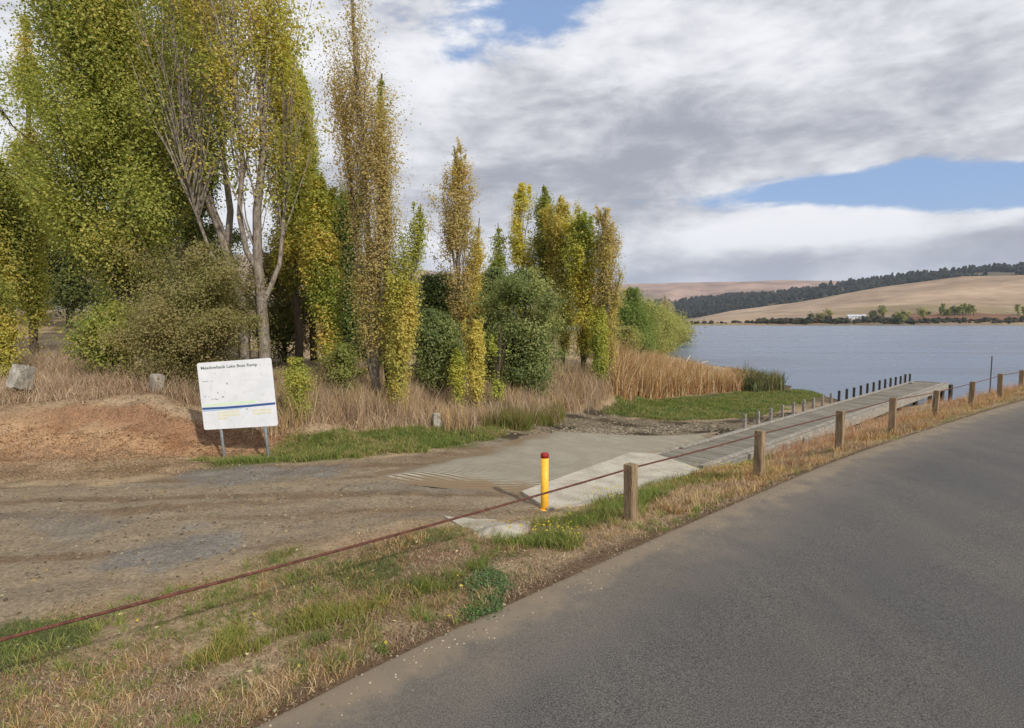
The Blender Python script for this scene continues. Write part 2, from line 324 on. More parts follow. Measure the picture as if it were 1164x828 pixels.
M['stone'] = noisy('stone', L(168, 158, 142, .8), L(120, 112, 98, .8), 3, bs=.4)
M['deadwood'] = noisy('deadwood', L(205, 198, 186, .9), L(165, 158, 146, .9), 5, bs=.4)
def plain(name, c, rough=.6):
    m, t, b = mat(name); n = t.noise(objc(t), 8, 3); t.l.new(t.mix(n, np.array(c)*.85, np.array(c)*1.1), b.inputs['Base Color']); b.inputs['Roughness'].default_value = rough; return m

# ground
m, t, b = mat('ground_soil'); M['ground'] = m
pw = wpos(t); c = vcol(t); f1 = t.noise(pw, 3.0, 5, .6); f2 = t.noise(pw, 22, 5, .68); f3 = t.noise(pw, 120, 3, .7)
c = t.mix(1.0, c, t.mix(t.ramp(f1, .25, .75), (.84, .83, .82), (1.14, 1.14, 1.13)), 'MULTIPLY')
c = t.mix(1.0, c, t.mix(t.ramp(f2, .3, .7), (.70, .69, .67), (1.27, 1.26, 1.24)), 'MULTIPLY')
c = t.mix(1.0, c, t.mix(t.ramp(f3, .3, .7), (.66, .65, .64), (1.36, 1.35, 1.33)), 'MULTIPLY')
vo = t.new('ShaderNodeTexVoronoi'); t.l.new(pw, vo.inputs['Vector']); vo.inputs['Scale'].default_value = 26; vo.inputs['Randomness'].default_value = 1
st = t.m('MULTIPLY', t.ramp(vo.outputs['Distance'], .16, .10), t.ramp(t.noise(pw, 9, 3), .52, .62)); c = t.mix(t.m('MULTIPLY', st, .6), c, L(178, 166, 146))
t.l.new(c, b.inputs['Base Color']); b.inputs['Roughness'].default_value = .95; b.inputs['Specular IOR Level'].default_value = .12
bump(t, b, t.m('ADD', t.m('ADD', t.m('MULTIPLY', f2, 1.0), t.m('MULTIPLY', f3, .35)), t.m('MULTIPLY', st, .3)), .7, .035)

# asphalt: worn chip seal, dusted with soil along the edge ('edge' = metres from the edge)
m, t, b = mat('asphalt'); M['asphalt'] = m
pw = wpos(t); ed = t.new('ShaderNodeAttribute', attribute_name='edge').outputs['Fac']
lo = t.noise(pw, .35, 4, .6); mid = t.noise(pw, 2.2, 5, .62); fi = t.noise(pw, 85, 3, .8); f4 = t.noise(pw, 190, 2, .7)
ang = math.radians(45); al = t.noise(t.mapv(pw, (.9, .12, 1), (0, 0, 0), (0, 0, ang)), 1.2, 4, .55)
c = t.mix(t.ramp(lo, .3, .7), L(99, 97, 95, .68), L(108, 105, 102, .69)); c = t.mix(t.m('MULTIPLY', t.ramp(al, .42, .72), .5), c, L(118, 112, 105, .72)); c = t.mix(t.m('MULTIPLY', t.ramp(mid, .5, .8), .2), c, L(88, 86, 84, .62))
c = t.mix(1.0, c, t.mix(t.ramp(fi, .32, .68), (.40, .40, .40), (1.70, 1.68, 1.63)), 'MULTIPLY'); c = t.mix(1.0, c, t.mix(t.ramp(f4, .3, .7), (.72, .72, .72), (1.3, 1.29, 1.28)), 'MULTIPLY')
dw = t.m('ADD', ed, t.m('MULTIPLY', t.m('SUBTRACT', mid, .5), 1.1)); dw = t.m('ADD', dw, t.m('MULTIPLY', t.m('SUBTRACT', fi, .5), .35))
c = t.mix(t.ramp(dw, .42, .02), c, t.mix(fi, L(112, 98, 80), L(156, 140, 117)))
c = t.mix(t.m('MULTIPLY', t.ramp(dw, 1.3, .2), .30), c, L(146, 130, 108))
vo = t.new('ShaderNodeTexVoronoi'); t.l.new(pw, vo.inputs['Vector']); vo.inputs['Scale'].default_value = 60; c = t.mix(t.m('MULTIPLY', t.ramp(vo.outputs['Distance'], .2, .1), .35), c, L(170, 165, 155))
t.l.new(c, b.inputs['Base Color']); b.inputs['Roughness'].default_value = .9; bump(t, b, t.m('ADD', fi, t.m('MULTIPLY', f4, .4)), .55, .010)

# ramp: broomed concrete with herringbone grooves, soil washed over its rim ('rim' = metres from the edge)
m, t, b = mat('ramp_concrete'); M['ramp'] = m
pw = wpos(t); rim = t.new('ShaderNodeAttribute', attribute_name='rim').outputs['Fac']; gu = t.new('ShaderNodeAttribute', attribute_name='gu').outputs['Fac']; gv = t.new('ShaderNodeAttribute', attribute_name='gv').outputs['Fac']
lo = t.noise(pw, 1.1, 5, .6); fi = t.noise(pw, 40, 4, .7)
zig = t.m('PINGPONG', gv, 2.0); ph = t.m('ADD', gu, t.m('MULTIPLY', zig, .45)); gr = t.m('PINGPONG', ph, .09); gl = t.ramp(gr, .02, .05)
c = t.mix(t.ramp(lo, .3, .7), L(152, 144, 127, .98), L(180, 171, 152, .98)); c = t.mix(t.m('MULTIPLY', t.m('SUBTRACT', 1.0, gl), t.ramp(t.noise(pw, 1.1, 4), .34, .50, .1, 1.0)), c, L(92, 80, 62)); c = t.mix(1.0, c, t.mix(t.ramp(fi, .3, .7), (.78, .78, .77), (1.2, 1.2, 1.18)), 'MULTIPLY')
dd = t.m('ADD', rim, t.m('MULTIPLY', t.m('SUBTRACT', lo, .5), 2.0)); c = t.mix(t.ramp(dd, .95, .35), c, t.mix(fi, L(110, 92, 68), L(142, 122, 96)))
t.l.new(c, b.inputs['Base Color']); b.inputs['Roughness'].default_value = .92; bump(t, b, t.m('ADD', gl, t.m('MULTIPLY', fi, .4)), .5, .012)

# water
m, t, b = mat('lake_water'); M['water'] = m
pw = wpos(t); wv = t.noise(t.mapv(pw, (.55, 1.0, 1), (0, 0, 0), (0, 0, .5)), 1.5, 8, .68); w2 = t.noise(t.mapv(pw, (.02, .10, 1), (0, 0, 0), (0, 0, .15)), 1, 5, .6)
b.inputs['Base Color'].default_value = (*L(72, 88, 104, .8), 1); b.inputs['IOR'].default_value = 1.33; b.inputs['Specular IOR Level'].default_value = .5
t.l.new(t.ramp(w2, .3, .7, .16, .34), b.inputs['Roughness']); t.l.new(t.mix(t.ramp(w2, .35, .65), L(100, 114, 132, .85), L(120, 132, 148, .85)), b.inputs['Base Color'])
bump(t, b, wv, 1.0, .13)

# far hills
m, t, b = mat('hill_paddock'); M['hill'] = m
pw = wpos(t); h1 = t.noise(t.mapv(pw, (1, 1, 2.5)), .005, 7, .6, .4); h2 = t.noise(pw, .035, 5, .65)
c = t.mix(1.0, vcol(t), t.mix(t.ramp(h1, .3, .7), (.66, .62, .58), (1.24, 1.24, 1.23)), 'MULTIPLY'); c = t.mix(1.0, c, t.mix(t.ramp(h2, .3, .7), (.86, .86, .86), (1.12, 1.12, 1.12)), 'MULTIPLY')
t.l.new(c, b.inputs['Base Color']); b.inputs['Roughness'].default_value = 1

# ------------------------------------------------------------------ ground sheet
def axis(c0, lim_lo, lim_hi, s0, g_lo, g_hi, flat):
    def side(lim, g):
        out = []; d = 0
        while d < lim: d += max(s0, s0+g*max(d-flat, 0)); out.append(d)
        return out
    lo = side(lim_lo, g_lo); hi = side(lim_hi, g_hi); return np.array([c0-d for d in lo[::-1]]+[c0]+[c0+d for d in hi])
gx = axis(0, 7000, 7000, .085, .019, .019, 3.0); gy = axis(6, 3000, 8000, .075, .06, .0165, 3.0)
GX, GY = np.meshgrid(gx, gy); 
def ground_h(x, y):
    z = np.empty(x.shape); D = np.hypot(x, y); n = D < 260
    z[n] = hz_fn(x[n], y[n]); f = ~n; z[f] = hbase(x[f], y[f]); return z
GZ = ground_h(GX, GY)
def ground_colour(x, y):
    n1 = fbm(x*.9, y*.9, 5, 21)-.5; n2 = fbm(x*3.3, y*3.3, 4, 22)-.5; n3 = fbm(x*.25, y*.25, 3, 23)-.5
    j = n1*1.4+n2*.7
    c = np.zeros(x.shape+(3,)); straw = L(176, 154, 125, .9); c[:] = straw
    def lay(msk, col):
        nonlocal c; mm = np.clip(msk, 0, 1)[..., None]; c = c*(1-mm)+np.asarray(col)*mm
    lay(sstep(-.1, .25, n1), L(132, 108, 84, .85)); lay(sstep(.0, .2, n2)*.6, L(166, 146, 112, .85))
    k = .85
    lay(sstep(-.35, .35, pmask(Z_LOT, x, y)+j*.9), L(146, 132, 111, .93))
    lot = sstep(-.35, .35, pmask(Z_LOT, x, y)+j*.9)
    # wheel tracks running along the lot
    u = x*.86+y*.10; v = -x*.17+y*1.0; tr = fbm(u*.22, v*2.2, 4, 31)-.5; lay(lot*sstep(.02, .2, tr)*.55, L(158, 141, 116, .88)); lay(lot*sstep(.04, .2, -tr)*.6, L(116, 92, 68, .85))
    lay(lot*sstep(.02, .16, fbm(u*.3+9, v*1.1, 4, 33)-.5)*.6, L(134, 126, 114, .85))
    for Zt, kk in ((Z_TAR1, .8), (Z_TAR2, .85), (Z_TAR3, .55)): lay(sstep(-.15, .2, pmask(Zt, x, y)+j*1.1)*kk, L(132, 127, 120, .88)*(1+.35*n2[..., None]))
    rd = sstep(-.4, .3, pmask(Z_RED, x, y)+j*1.0); lay(rd, L(178, 144, 112, .86)); lay(rd*sstep(.03, .2, n1), L(150, 112, 84, .82)); lay(rd*sstep(.0, .2, n2)*.6, L(190, 156, 120, .82))
    sc, yl = scarp(x, y); lay(sc*sstep(.30, .10, np.abs(y-yl-.02)+n2*.15), L(152, 118, 92, .85)); lay(sc*sstep(.0, .35, y-yl-.12)*sstep(1.2, .5, y-yl), L(176, 154, 128, .85))
    lay(sstep(-.3, .3, pmask(Z_GRN1, x, y)+j), L(112, 118, 64, .7)); lay(sstep(-.3, .3, pmask(Z_SHELF, x, y)+j), L(98, 108, 60, .7))
    lay(sstep(-.3, .3, pmask(Z_MUD, x, y)+j), L(132, 120, 100, .8)); lay(sstep(-.3, .3, pmask(Z_MUD, x, y)+j)*sstep(-.02, .12, n1), L(82, 72, 58, .75))
    for Zt in (Z_V1, Z_V2): lay(sstep(-.12, .2, pmask(Zt, x, y)+j*.6)*.8, L(98, 112, 54, .75))
    for Zt in (Z_V3, Z_V4, Z_V5): lay(sstep(-.1, .2, pmask(Zt, x, y)+j*.5)*.7, L(92, 92, 46, .75))
    rs = roadside(x, y); lay(sstep(.46, .16, rs+j*.30)*sstep(-.3, 0, rs)*.85, L(100, 80, 62, .8)); lay(sstep(.08, -.04, rs+j*.12), L(150, 134, 110, .8))
    lay(sstep(.02, .14, fbm(x*.7+4, y*.7, 4, 41)-.5)*sstep(.3, .7, rs)*sstep(3.2, 2.2, rs)*.45, L(138, 96, 74, .8))
    lay(sstep(-.2, .5, x-16)*sstep(60, 75, y)*sstep(-1.7, -1.4, z_cur), L(200, 160, 112, .9)); lay(sstep(-1.5, -1.70, z_cur)*.9, L(92, 80, 62, .7)); return c
z_cur = GZ
D = np.hypot(GX, GY); near = D < 90; cols = np.zeros(GX.shape+(3,)); cols[:] = L(150, 132, 98, .8)
z_cur = GZ[near]; cols[near] = ground_colour(GX[near], GY[near])
far = ~near; cols[far] = np.where((GZ[far] < -1.6)[:, None], L(80, 78, 66, .7), L(128, 116, 78, .8))
ny, nx = GX.shape; idx = np.arange(ny*nx).reshape(ny, nx); Q = np.stack([idx[:-1, :-1], idx[:-1, 1:], idx[1:, 1:], idx[1:, :-1]], -1).reshape(-1, 4)
tag(link('ground', npmesh('ground', np.stack([GX, GY, GZ], -1).reshape(-1, 3), Q, cols.reshape(-1, 3), True), M['ground']), kind='structure')

# water sheet
tag(link('lake_water', npmesh('lake_water', [(-40, 14, WATER), (5000, 14, WATER), (5000, 1300, WATER), (-3000, 1300, WATER), (-3000, 100, WATER), (-40, 100, WATER)][:4] if False else [(0, 17, WATER), (3000, 17, WATER), (3000, 1200, WATER), (0, 1200, WATER)], [(0, 1, 2, 3)]), M['water']), kind='structure')

# road
def strip(edge, offs, zfun):
    T = np.gradient(edge, axis=0); T /= np.linalg.norm(T, axis=1)[:, None]; Nn = np.stack([T[:, 1], -T[:, 0]], 1)    # to the right of travel
    V = []; E = []
    for o in offs:
        P = edge+Nn*o; V.append(np.c_[P, np.full(len(P), zfun(o))]); E.append(np.full(len(P), o))
    V = np.stack(V, 1); E = np.stack(E, 1); n, k = E.shape; i = np.arange(n*k).reshape(n, k)
    return V.reshape(-1, 3), np.stack([i[:-1, :-1], i[:-1, 1:], i[1:, 1:], i[1:, :-1]], -1).reshape(-1, 4), E.ravel()
V, Q, E = strip(RE, [-.10, 0, .3, .7, 1.5, 3.2, 5, 6.6, 6.9], lambda o: .002+.035*min(max(o, 0)/3.3, 1)*(1 if o < 3.4 else (6.9-o)/3.5) if o >= 0 else -.03)
E = np.where(E > 3.4, 6.7-E, E); V[:, :2] += 0
tag(link('road', npmesh('road', V, Q[:, ::-1], None, True, {'edge': E}), M['asphalt']), kind='structure')

# boat ramp: sheet draped on the slope
A, B_, C_, D_ = [gp(*p)[:2] for p in ((396, 545), (600, 566), (824, 489), (566, 497))]
nu, nv = 90, 60; U, Vv = np.meshgrid(np.linspace(0, 1, nu), np.linspace(0, 1, nv), indexing='ij')
P = (A*(1-U[..., None])*(1-Vv[..., None])+D_*U[..., None]*(1-Vv[..., None])+B_*(1-U[..., None])*Vv[..., None]+C_*U[..., None]*Vv[..., None])
PZ = hbase(P[..., 0], P[..., 1])+.085; LU = np.linalg.norm(C_-B_); LV = np.linalg.norm(A-B_)
rim = np.minimum(np.minimum(U*LU, (1-U)*LU), np.minimum(Vv*LV, (1-Vv)*LV+.6)); PZ = PZ-.10*sstep(1.1, 0, rim)
i = np.arange(nu*nv).reshape(nu, nv); Q = np.stack([i[:-1, :-1], i[1:, :-1], i[1:, 1:], i[:-1, 1:]], -1).reshape(-1, 4)
tag(link('boat_ramp', npmesh('boat_ramp', np.dstack([P, PZ]).reshape(-1, 3), Q, None, True, {'rim': rim.ravel(), 'gu': (U*LU).ravel(), 'gv': (Vv*LV).ravel()}), M['ramp']), kind='structure')
# concrete approach slab to the jetty
mb = MB(); zs = [p[2]+.055 for p in PADQ]; mb.prism([p[:2] for p in PADQ], [z-.35 for z in zs], zs)
o = mb.build('concrete_slab', M['concrete']); tag(o, 'pale concrete approach slab between the yellow bollard and the timber jetty', 'slab')
# remnant of concrete by the grass: an irregular edge and an uneven worn top
out = [gp(*p) for p in ((508, 588), (540, 590), (575, 592), (600, 593), (604, 600), (592, 608), (570, 615), (548, 612), (530, 603))]
out = [np.array(out[i//3])*(1-(i % 3)/3)+np.array(out[(i//3+1) % 9])*((i % 3)/3) for i in range(27)]; cc = np.mean(out, 0); RN = np.random.default_rng(4)
ring = [[(*(cc+(p-cc)*k)[:2], p[2]+.055-.05*k*k+RN.uniform(-.006, .006)) for p in [q+(q-cc)*RN.uniform(-.09, .09) for q in out]] for k in (1.0, .8, .45)]
V = [(p[0], p[1], p[2]-.08) for p in ring[0]]+ring[0]+ring[1]+ring[2]; n = 27; F4 = [(r*n+i, r*n+(i+1) % n, (r+1)*n+(i+1) % n, (r+1)*n+i) for r in range(3) for i in range(n)]
V.append((cc[0], cc[1], np.mean([p[2] for p in ring[2]]))); b_ = bmesh.new(); vs = [b_.verts.new(v) for v in V]
for f in F4: b_.faces.new([vs[k] for k in f])
for i in range(n): b_.faces.new((vs[3*n+i], vs[3*n+(i+1) % n], vs[-1]))
me = bpy.data.meshes.new('concrete_patch'); bmesh.ops.recalc_face_normals(b_, faces=b_.faces); b_.to_mesh(me); b_.free()
tag(link('concrete_patch', me, M['concrete']), 'small worn patch of concrete in the soil in front of the yellow bollard', 'concrete patch')

# ------------------------------------------------------------------ far hills (own distances; polar sheet)
PXK = [-3000, -600, 0, 300, 600, 700, 780, 830, 900, 1000, 1090, 1164, 1300, 1600, 4000]
PA_ = [340, 345, 350, 355, 368, 368, 364, 353, 344, 326, 313, 313, 316, 322, 330]
PB_ = [330, 335, 340, 340, 352, 348, 343, 338, 331, 321, 312, 307, 306, 310, 320]
PC_ = [318, 312, 300, 290, 318, 324, 322, 321, 319, 320, 322, 322, 322, 322, 322]
azk = [azel(p, 366)[0] for p in PXK]
def elk(tab): return np.array([math.tan(azel(p, q)[1]) for p, q in zip(PXK, tab)])
EA, EB, EC = elk(PA_), elk(PB_), elk(PC_)
def hill_h(a, r):
    ea = np.interp(a, azk, EA); eb = np.interp(a, azk, EB); ec = np.interp(a, azk, EC)
    shore = 668/np.maximum(np.cos(a), .25); shore = np.minimum(shore, 1200)
    ra, rv, rb, rv2, rc = 1500, 1720, 2400, 3000, 4600
    zA = CAMZ+ra*ea; zB = CAMZ+rb*eb; zC = CAMZ+rc*ec; zv = np.minimum(zA, zB)*.86-6; zv2 = zB*.8
    t = np.clip((r-shore)/(ra-shore), 0, 1); z = WATER-1+(zA-WATER+1)*(t**1.22); z = z+2.6*sstep(0, .02, t)*(1-t)
    z = np.where(r > ra, zA+(zv-zA)*sstep(ra, rv, r), z); z = np.where(r > rv, zv+(zB-zv)*((np.clip(r, rv, rb)-rv)/(rb-rv))**.8, z)
    z = np.where(r > rb, zB+(zv2-zB)*sstep(rb, rv2, r), z); z = np.where(r > rv2, zv2+(zC-zv2)*sstep(rv2, rc, r), z); z = np.where(r > rc, zC-(r-rc)*.05, z)
    sc_ = np.clip((r-shore-80)/800, 0, 1); x = r*np.sin(a); y = r*np.cos(a)
    return z+sc_*((fbm(x/260, y/260, 4, 51)-.5)*16+(fbm(x/1200+5, y/1200, 2, 55)-.5)*10)
aa = np.radians(np.concatenate([np.linspace(-100, -32, 60), np.linspace(-31, 50, 420), np.linspace(51, 100, 40)]))
rr = np.concatenate([np.linspace(610, 760, 26), np.linspace(775, 1500, 44), np.linspace(1520, 2500, 44), np.linspace(2560, 4700, 40), [5200, 6000, 7000]])
RR, AA = np.meshgrid(rr, aa); HH = hill_h(AA, RR); HX = RR*np.sin(AA); HY = RR*np.cos(AA)
t_ = (RR-700)/800; cA = L(188, 162, 134, .70); hc = np.zeros(RR.shape+(3,)); hc[:] = cA
nn = fbm(HX/140, HY/420, 4, 61)-.5; n4 = fbm(HX/40, HY/60, 4, 62)-.5
hc = hc*(1+.5*nn[..., None]); k = sstep(840, 740, RR+nn*200)[..., None]; hc = hc*(1-k)+L(150, 124, 92, .7)*k
k = (sstep(.04, .16, nn)*(RR < 1100))[..., None]*.5; hc = hc*(1-k)+L(128, 122, 70, .75)*k
PLO = azel(1030, 366)[0]; k = ((AA > PLO) & (HH < 14) & (HH > 3) & (RR < 1000))[..., None]*.8; hc = hc*(1-k)+L(136, 88, 62, .75)*k
k = (sstep(1560, 1640, RR)*sstep(2620, 2500, RR))[..., None]; hc = hc*(1-k)+L(104, 98, 72, .8)*k
k = sstep(2700, 3000, RR)[..., None]; hc = hc*(1-k)+(L(172, 142, 122, .8)*(1+.9*nn[..., None]))*k
k = (sstep(.10, .22, n4)*sstep(1500, 1300, RR))[..., None]*.35; hc = hc*(1-k)+L(100, 92, 66, .8)*k
i = np.arange(RR.size).reshape(RR.shape); Q = np.stack([i[:-1, :-1], i[:-1, 1:], i[1:, 1:], i[1:, :-1]], -1).reshape(-1, 4)
tag(link('hills', npmesh('hills', np.stack([HX, HY, HH], -1).reshape(-1, 3), Q, hc.reshape(-1, 3), True), M['hill']), kind='structure')

# ------------------------------------------------------------------ foliage machinery
def leaf_quads(C, size, rng, up=.35, outward=None, spread=1.0):
    """diamond-ish leaves around centres C; size array"""
    n = len(C); N = rng.normal(size=(n, 3))*spread; N[:, 2] = np.abs(N[:, 2])+up
    if outward is not None: N = N+outward
    N /= np.linalg.norm(N, axis=1)[:, None]; a = rng.normal(size=(n, 3)); a -= (a*N).sum(1)[:, None]*N; a /= np.linalg.norm(a, axis=1)[:, None]; b = np.cross(N, a)
    s = size[:, None]; V = np.stack([C-a*s*.62, C+b*s*.46-a*s*.08+N*s*.10, C+a*s*.62, C-b*s*.46-a*s*.08+N*s*.10], 1).reshape(-1, 3)
    return V, np.arange(4*n).reshape(-1, 4)
def tubes_np(lines, radii, n=5):
    """many polylines -> one mesh"""
    VV = []; QQ = []; o = 0; th = np.arange(n)*2*np.pi/n
    for P, R in zip(lines, radii):
        P = np.asarray(P, float); T = np.gradient(P, axis=0); T /= np.linalg.norm(T, axis=1)[:, None]+1e-9; ref = np.array([.31, .95, .05]) if abs(T[0, 2]) > .5 else np.array([0, 0, 1.])
        a = ref-(T*ref).sum(1)[:, None]*T; a /= np.linalg.norm(a, axis=1)[:, None]+1e-9; b = np.cross(T, a); k = len(P)
        VV.append((P[:, None]+(a[:, None]*np.cos(th)[None, :, None]+b[:, None]*np.sin(th)[None, :, None])*np.asarray(R)[:, None, None]).reshape(-1, 3))
        i = np.arange(k*n).reshape(k, n)+o; j = np.roll(i, -1, 1); QQ.append(np.stack([i[:-1], j[:-1], j[1:], i[1:]], -1).reshape(-1, 4)); o += k*n
    return np.concatenate(VV), np.concatenate(QQ)
def interp_line(P, t):
    P = np.asarray(P); s = np.linspace(0, 1, len(P)); return np.stack([np.interp(t, s, P[:, k]) for k in range(3)], -1)
GREEN = [(L(122, 130, 48), 4), (L(146, 146, 56), 3), (L(98, 110, 46), 3), (L(168, 154, 64), 1.5)]
GRYEL = [(L(136, 140, 54), 3), (L(168, 160, 58), 3), (L(190, 158, 60), 2), (L(108, 116, 48), 2)]
GOLD = [(L(186, 160, 66), 4), (L(174, 156, 68), 4), (L(150, 146, 62), 3), (L(184, 152, 68), 1)]
YELGR = [(L(196, 176, 56), 4), (L(160, 158, 52), 3), (L(120, 132, 46), 3)]
ORANGE = [(L(174, 146, 90), 4), (L(158, 138, 94), 3), (L(188, 156, 84), 3), (L(136, 134, 76), 2)]
DARK = [(L(70, 80, 42), 4), (L(86, 94, 48), 3), (L(56, 64, 38), 2)]
BLUEG = [(L(98, 110, 62), 4), (L(116, 124, 70), 3), (L(78, 92, 54), 3), (L(136, 140, 78), 2)]
OLIVE = [(L(124, 112, 72), 4), (L(108, 106, 58), 3), (L(136, 118, 84), 3), (L(112, 120, 54), 2)]
WILLOW = [(L(140, 136, 70), 4), (L(120, 122, 60), 3), (L(156, 148, 78), 2), (L(98, 106, 54), 2)]
def mesh_tree(name, label, cat, base, top, rad, prof, nbr, nleaf, lsize, pal, seed, ang=22, t0=.15, bark='bark_brown', stems=None, r0=.16, clump=.22, leaf_per=34, group=None, twig=0, bare=0.0, k=.92, nside=6, leaf_t0=0.0, flat=1.35):
    rng = np.random.default_rng(seed); base = np.asarray(base, float); top = np.asarray(top, float); H = top[2]-base[2]
    if stems is None:
        n = 9; s = np.linspace(0, 1, n); P = base+(top-base)*s[:, None]; P[1:-1, :2] += np.cumsum(rng.normal(size=(n-2, 2)), 0)*.012*H*.35; stems = [(P, r0)]
    lines = [np.asarray(p)-base for p, r in stems]; radii = [r*np.linspace(1, .12, len(p))**.8 for p, r in stems]
    nst = len(lines); bl = []; br = []; bw = []
    pt = np.array([p[0] for p in prof]); pr = np.array([p[1] for p in prof])
    for i in range(nbr):
        q = rng.integers(nst); t = t0+(0.97-t0)*(i+rng.random())/nbr; p = interp_line(lines[q], np.array([t]))[0]; h = p[2]/H
        R = rad*np.interp(min(h+.04, 1), pt, pr)*(rng.uniform(.45, 1.22) if ang < 35 else rng.uniform(.30, 1.45)); az_ = i*2.39996+rng.normal()*.4; A_ = math.radians(ang*rng.uniform(.7, 1.35)); Ln = max(.25, R/math.sin(A_)); Ln = max(.12, min(Ln, (H*.97-p[2])*.9/max(math.cos(A_), .5)+.1))
        d = np.array([math.cos(az_)*math.sin(A_), math.sin(az_)*math.sin(A_), math.cos(A_)]); s = np.linspace(0, 1, 6)[:, None]
        curve = p+d*Ln*s+np.array([0, 0, 1.])*(Ln*.12*s**2)*(1 if ang < 35 else -.6)+rng.normal(size=(6, 3))*.02*Ln*s
        rr0 = max(.008, r0*.34*(1-.75*t)*min(1, Ln/(.25*H)+.25)); bl.append(curve); br.append(rr0*np.linspace(1, .22, 6)); bw.append(Ln)
        for w_ in range(twig):
            u = rng.uniform(.25, .9); q0 = interp_line(curve, np.array([u]))[0]; dd = d+rng.normal(size=3)*.35; dd[2] = abs(dd[2]); dd /= np.linalg.norm(dd); l2 = Ln*rng.uniform(.2, .45)
            bl.append(q0+dd*l2*np.linspace(0, 1, 4)[:, None]); br.append(rr0*.45*np.linspace(1, .25, 4)); bw.append(l2)
    e = empty(name, base, label, cat, group)
    if nbr <= 20: lines = lines+bl; radii = radii+br
    V, Q = tubes_np(lines, radii, max(nside, 6)); link('trunk', npmesh('trunk', V, Q, None, True), M[bark], e)
    if nbr > 20: V, Q = tubes_np(bl, br, 4); link('branches', npmesh('branches', V, Q, None, True), M[bark], e)
    # leaves in clumps along the branches
    bw = np.array(bw); bw = bw/bw.sum(); nc = max(6, nleaf//leaf_per); bi = rng.choice(len(bl), nc, p=bw); u = rng.uniform(.18, 1.04, nc)**.8; C = np.array([interp_line(bl[b_], np.array([min(x, 1)]))[0] for b_, x in zip(bi, u)])
    if leaf_t0 > 0: kp = C[:, 2]/H > leaf_t0*rng.uniform(.75, 1.1, nc); C = C[kp]
    if bare > 0: kp = fbm(C[:, 0]*.9+seed, C[:, 2]*.55, 3, seed) > bare; C = C[kp]
    nc = len(C); cl = clump*rng.uniform(.5, 1.5, nc)*np.clip((H*1.0-C[:, 2])/(H*.12), .35, 1); cnt = rng.poisson(leaf_per, nc); ci = np.repeat(np.arange(nc), cnt); n = len(ci)
    off = rng.normal(size=(n, 3))*cl[ci][:, None]*np.array([1, 1, flat]); Pn = C[ci]+off; offn = off/(np.linalg.norm(off, axis=1)[:, None]+1e-6)
    cw = np.array([p[1] for p in pal], float); cc_ = np.array([p[0] for p in pal]); 
    fld = fbm(C[:, 0]*.7+seed*3.1, C[:, 2]*.35+C[:, 1]*.5, 3, seed+5); fld = np.clip((fld-.5)*1.9+.5+rng.normal(size=nc)*.12, 0, .999); cum = np.cumsum(cw)/cw.sum(); pick = np.searchsorted(cum, fld)
    colr = cc_[np.minimum(pick, len(cc_)-1)][ci]; alt = rng.random(n) < .12; colr[alt] = cc_[rng.integers(0, len(cc_), alt.sum())]; colr = colr*rng.uniform(.84, 1.18, n)[:, None]*k; gy_ = colr.mean(1, keepdims=True); colr = (colr*.86+gy_*.14)*np.array([2.46, 2.46, 1.95]); colr = colr/(1+.55*colr)
    ctr = np.interp(Pn[:, 2]/H, np.linspace(0, 1, 9), np.zeros(9)); out = Pn-np.array([0, 0, 0]); out[:, 2] *= .2; out /= np.linalg.norm(out, axis=1)[:, None]+1e-6
    V, Q = leaf_quads(Pn, lsize*rng.uniform(.6, 1.3, n), rng, .10, out*.55+offn*.75, .62); link('crown', npmesh('crown', V, Q, np.repeat(colr, 4, 0)), M['leaf'], e)
    return e
POP = [(0, .3), (.12, .65), (.3, .95), (.5, 1.), (.68, .8), (.84, .45), (.94, .18), (1, .02)]
SLIM = [(0, .4), (.15, .85), (.4, 1.), (.65, .75), (.85, .38), (.95, .14), (1, .02)]
BROAD = [(0, .5), (.1, .9), (.3, 1.), (.55, .92), (.8, .6), (1, .1)]
ROUND = [(0, .75), (.25, 1.), (.5, .98), (.75, .75), (.92, .45), (1, .15)]
def T(label, bpx, Y, tpx, tpy, wpx, prof, nleaf, lsize, pal, seed, name='poplar_tree', cat='poplar tree', bury=0.15, zb=None, **kw):
    if prof is SLIM or prof is POP: kw['clump'] = kw.get('clump', .22)*.66; kw['bare'] = kw.get('bare', .30)
    elif 'leaf_per' not in kw: kw['leaf_per'] = 110; kw['clump'] = kw.get('clump', .3)*(.95 if prof is ROUND else .85); kw['bare'] = kw.get('bare', .36)
    if prof is ROUND: kw['flat'] = .6; kw['nbr'] = int(kw['nbr']*.85); kw['bare'] = min(kw.get('bare', .34), .34)
    x = at(bpx, 366, Y)[0]; z = float(hbase(np.array([x]), np.array([Y]))[0])-bury if zb is None else zb
    tp = at(tpx, tpy, Y); kw.setdefault('r0', .018+.0115*(tp[2]-z));  return mesh_tree(name, label, cat, (x, Y, z), tp, wpx*.84/2/F*Y, prof, nleaf=int(nleaf*2.8), lsize=lsize*.56, pal=pal, seed=seed, **kw)

GP = 'poplars in autumn leaf on the bank'
T('huge dense green poplar filling the left of the bank, broadest crown of all', 140, 19.5, 112, -110, 188, [(0, .5), (.1, .9), (.28, 1.), (.45, .92), (.62, .74), (.8, .45), (1, .06)], 64000, .125, GREEN, 1, nbr=170, ang=38, t0=.16, leaf_t0=.2, r0=.26, clump=.30, twig=2, leaf_per=46)
T('green poplar with yellowed top at the left edge behind the huge green one', 36, 21.5, 28, 14, 40, POP, 15000, .13, GRYEL, 2, nbr=80, ang=26, t0=.1, clump=.28, bark='bark_brown')
T('lower leafy green poplar at the far left beside the grassy gap', 0, 20, 0, 180, 62, BROAD, 12000, .13, GREEN, 61, nbr=70, ang=34, t0=.3, leaf_t0=.3, clump=.3)
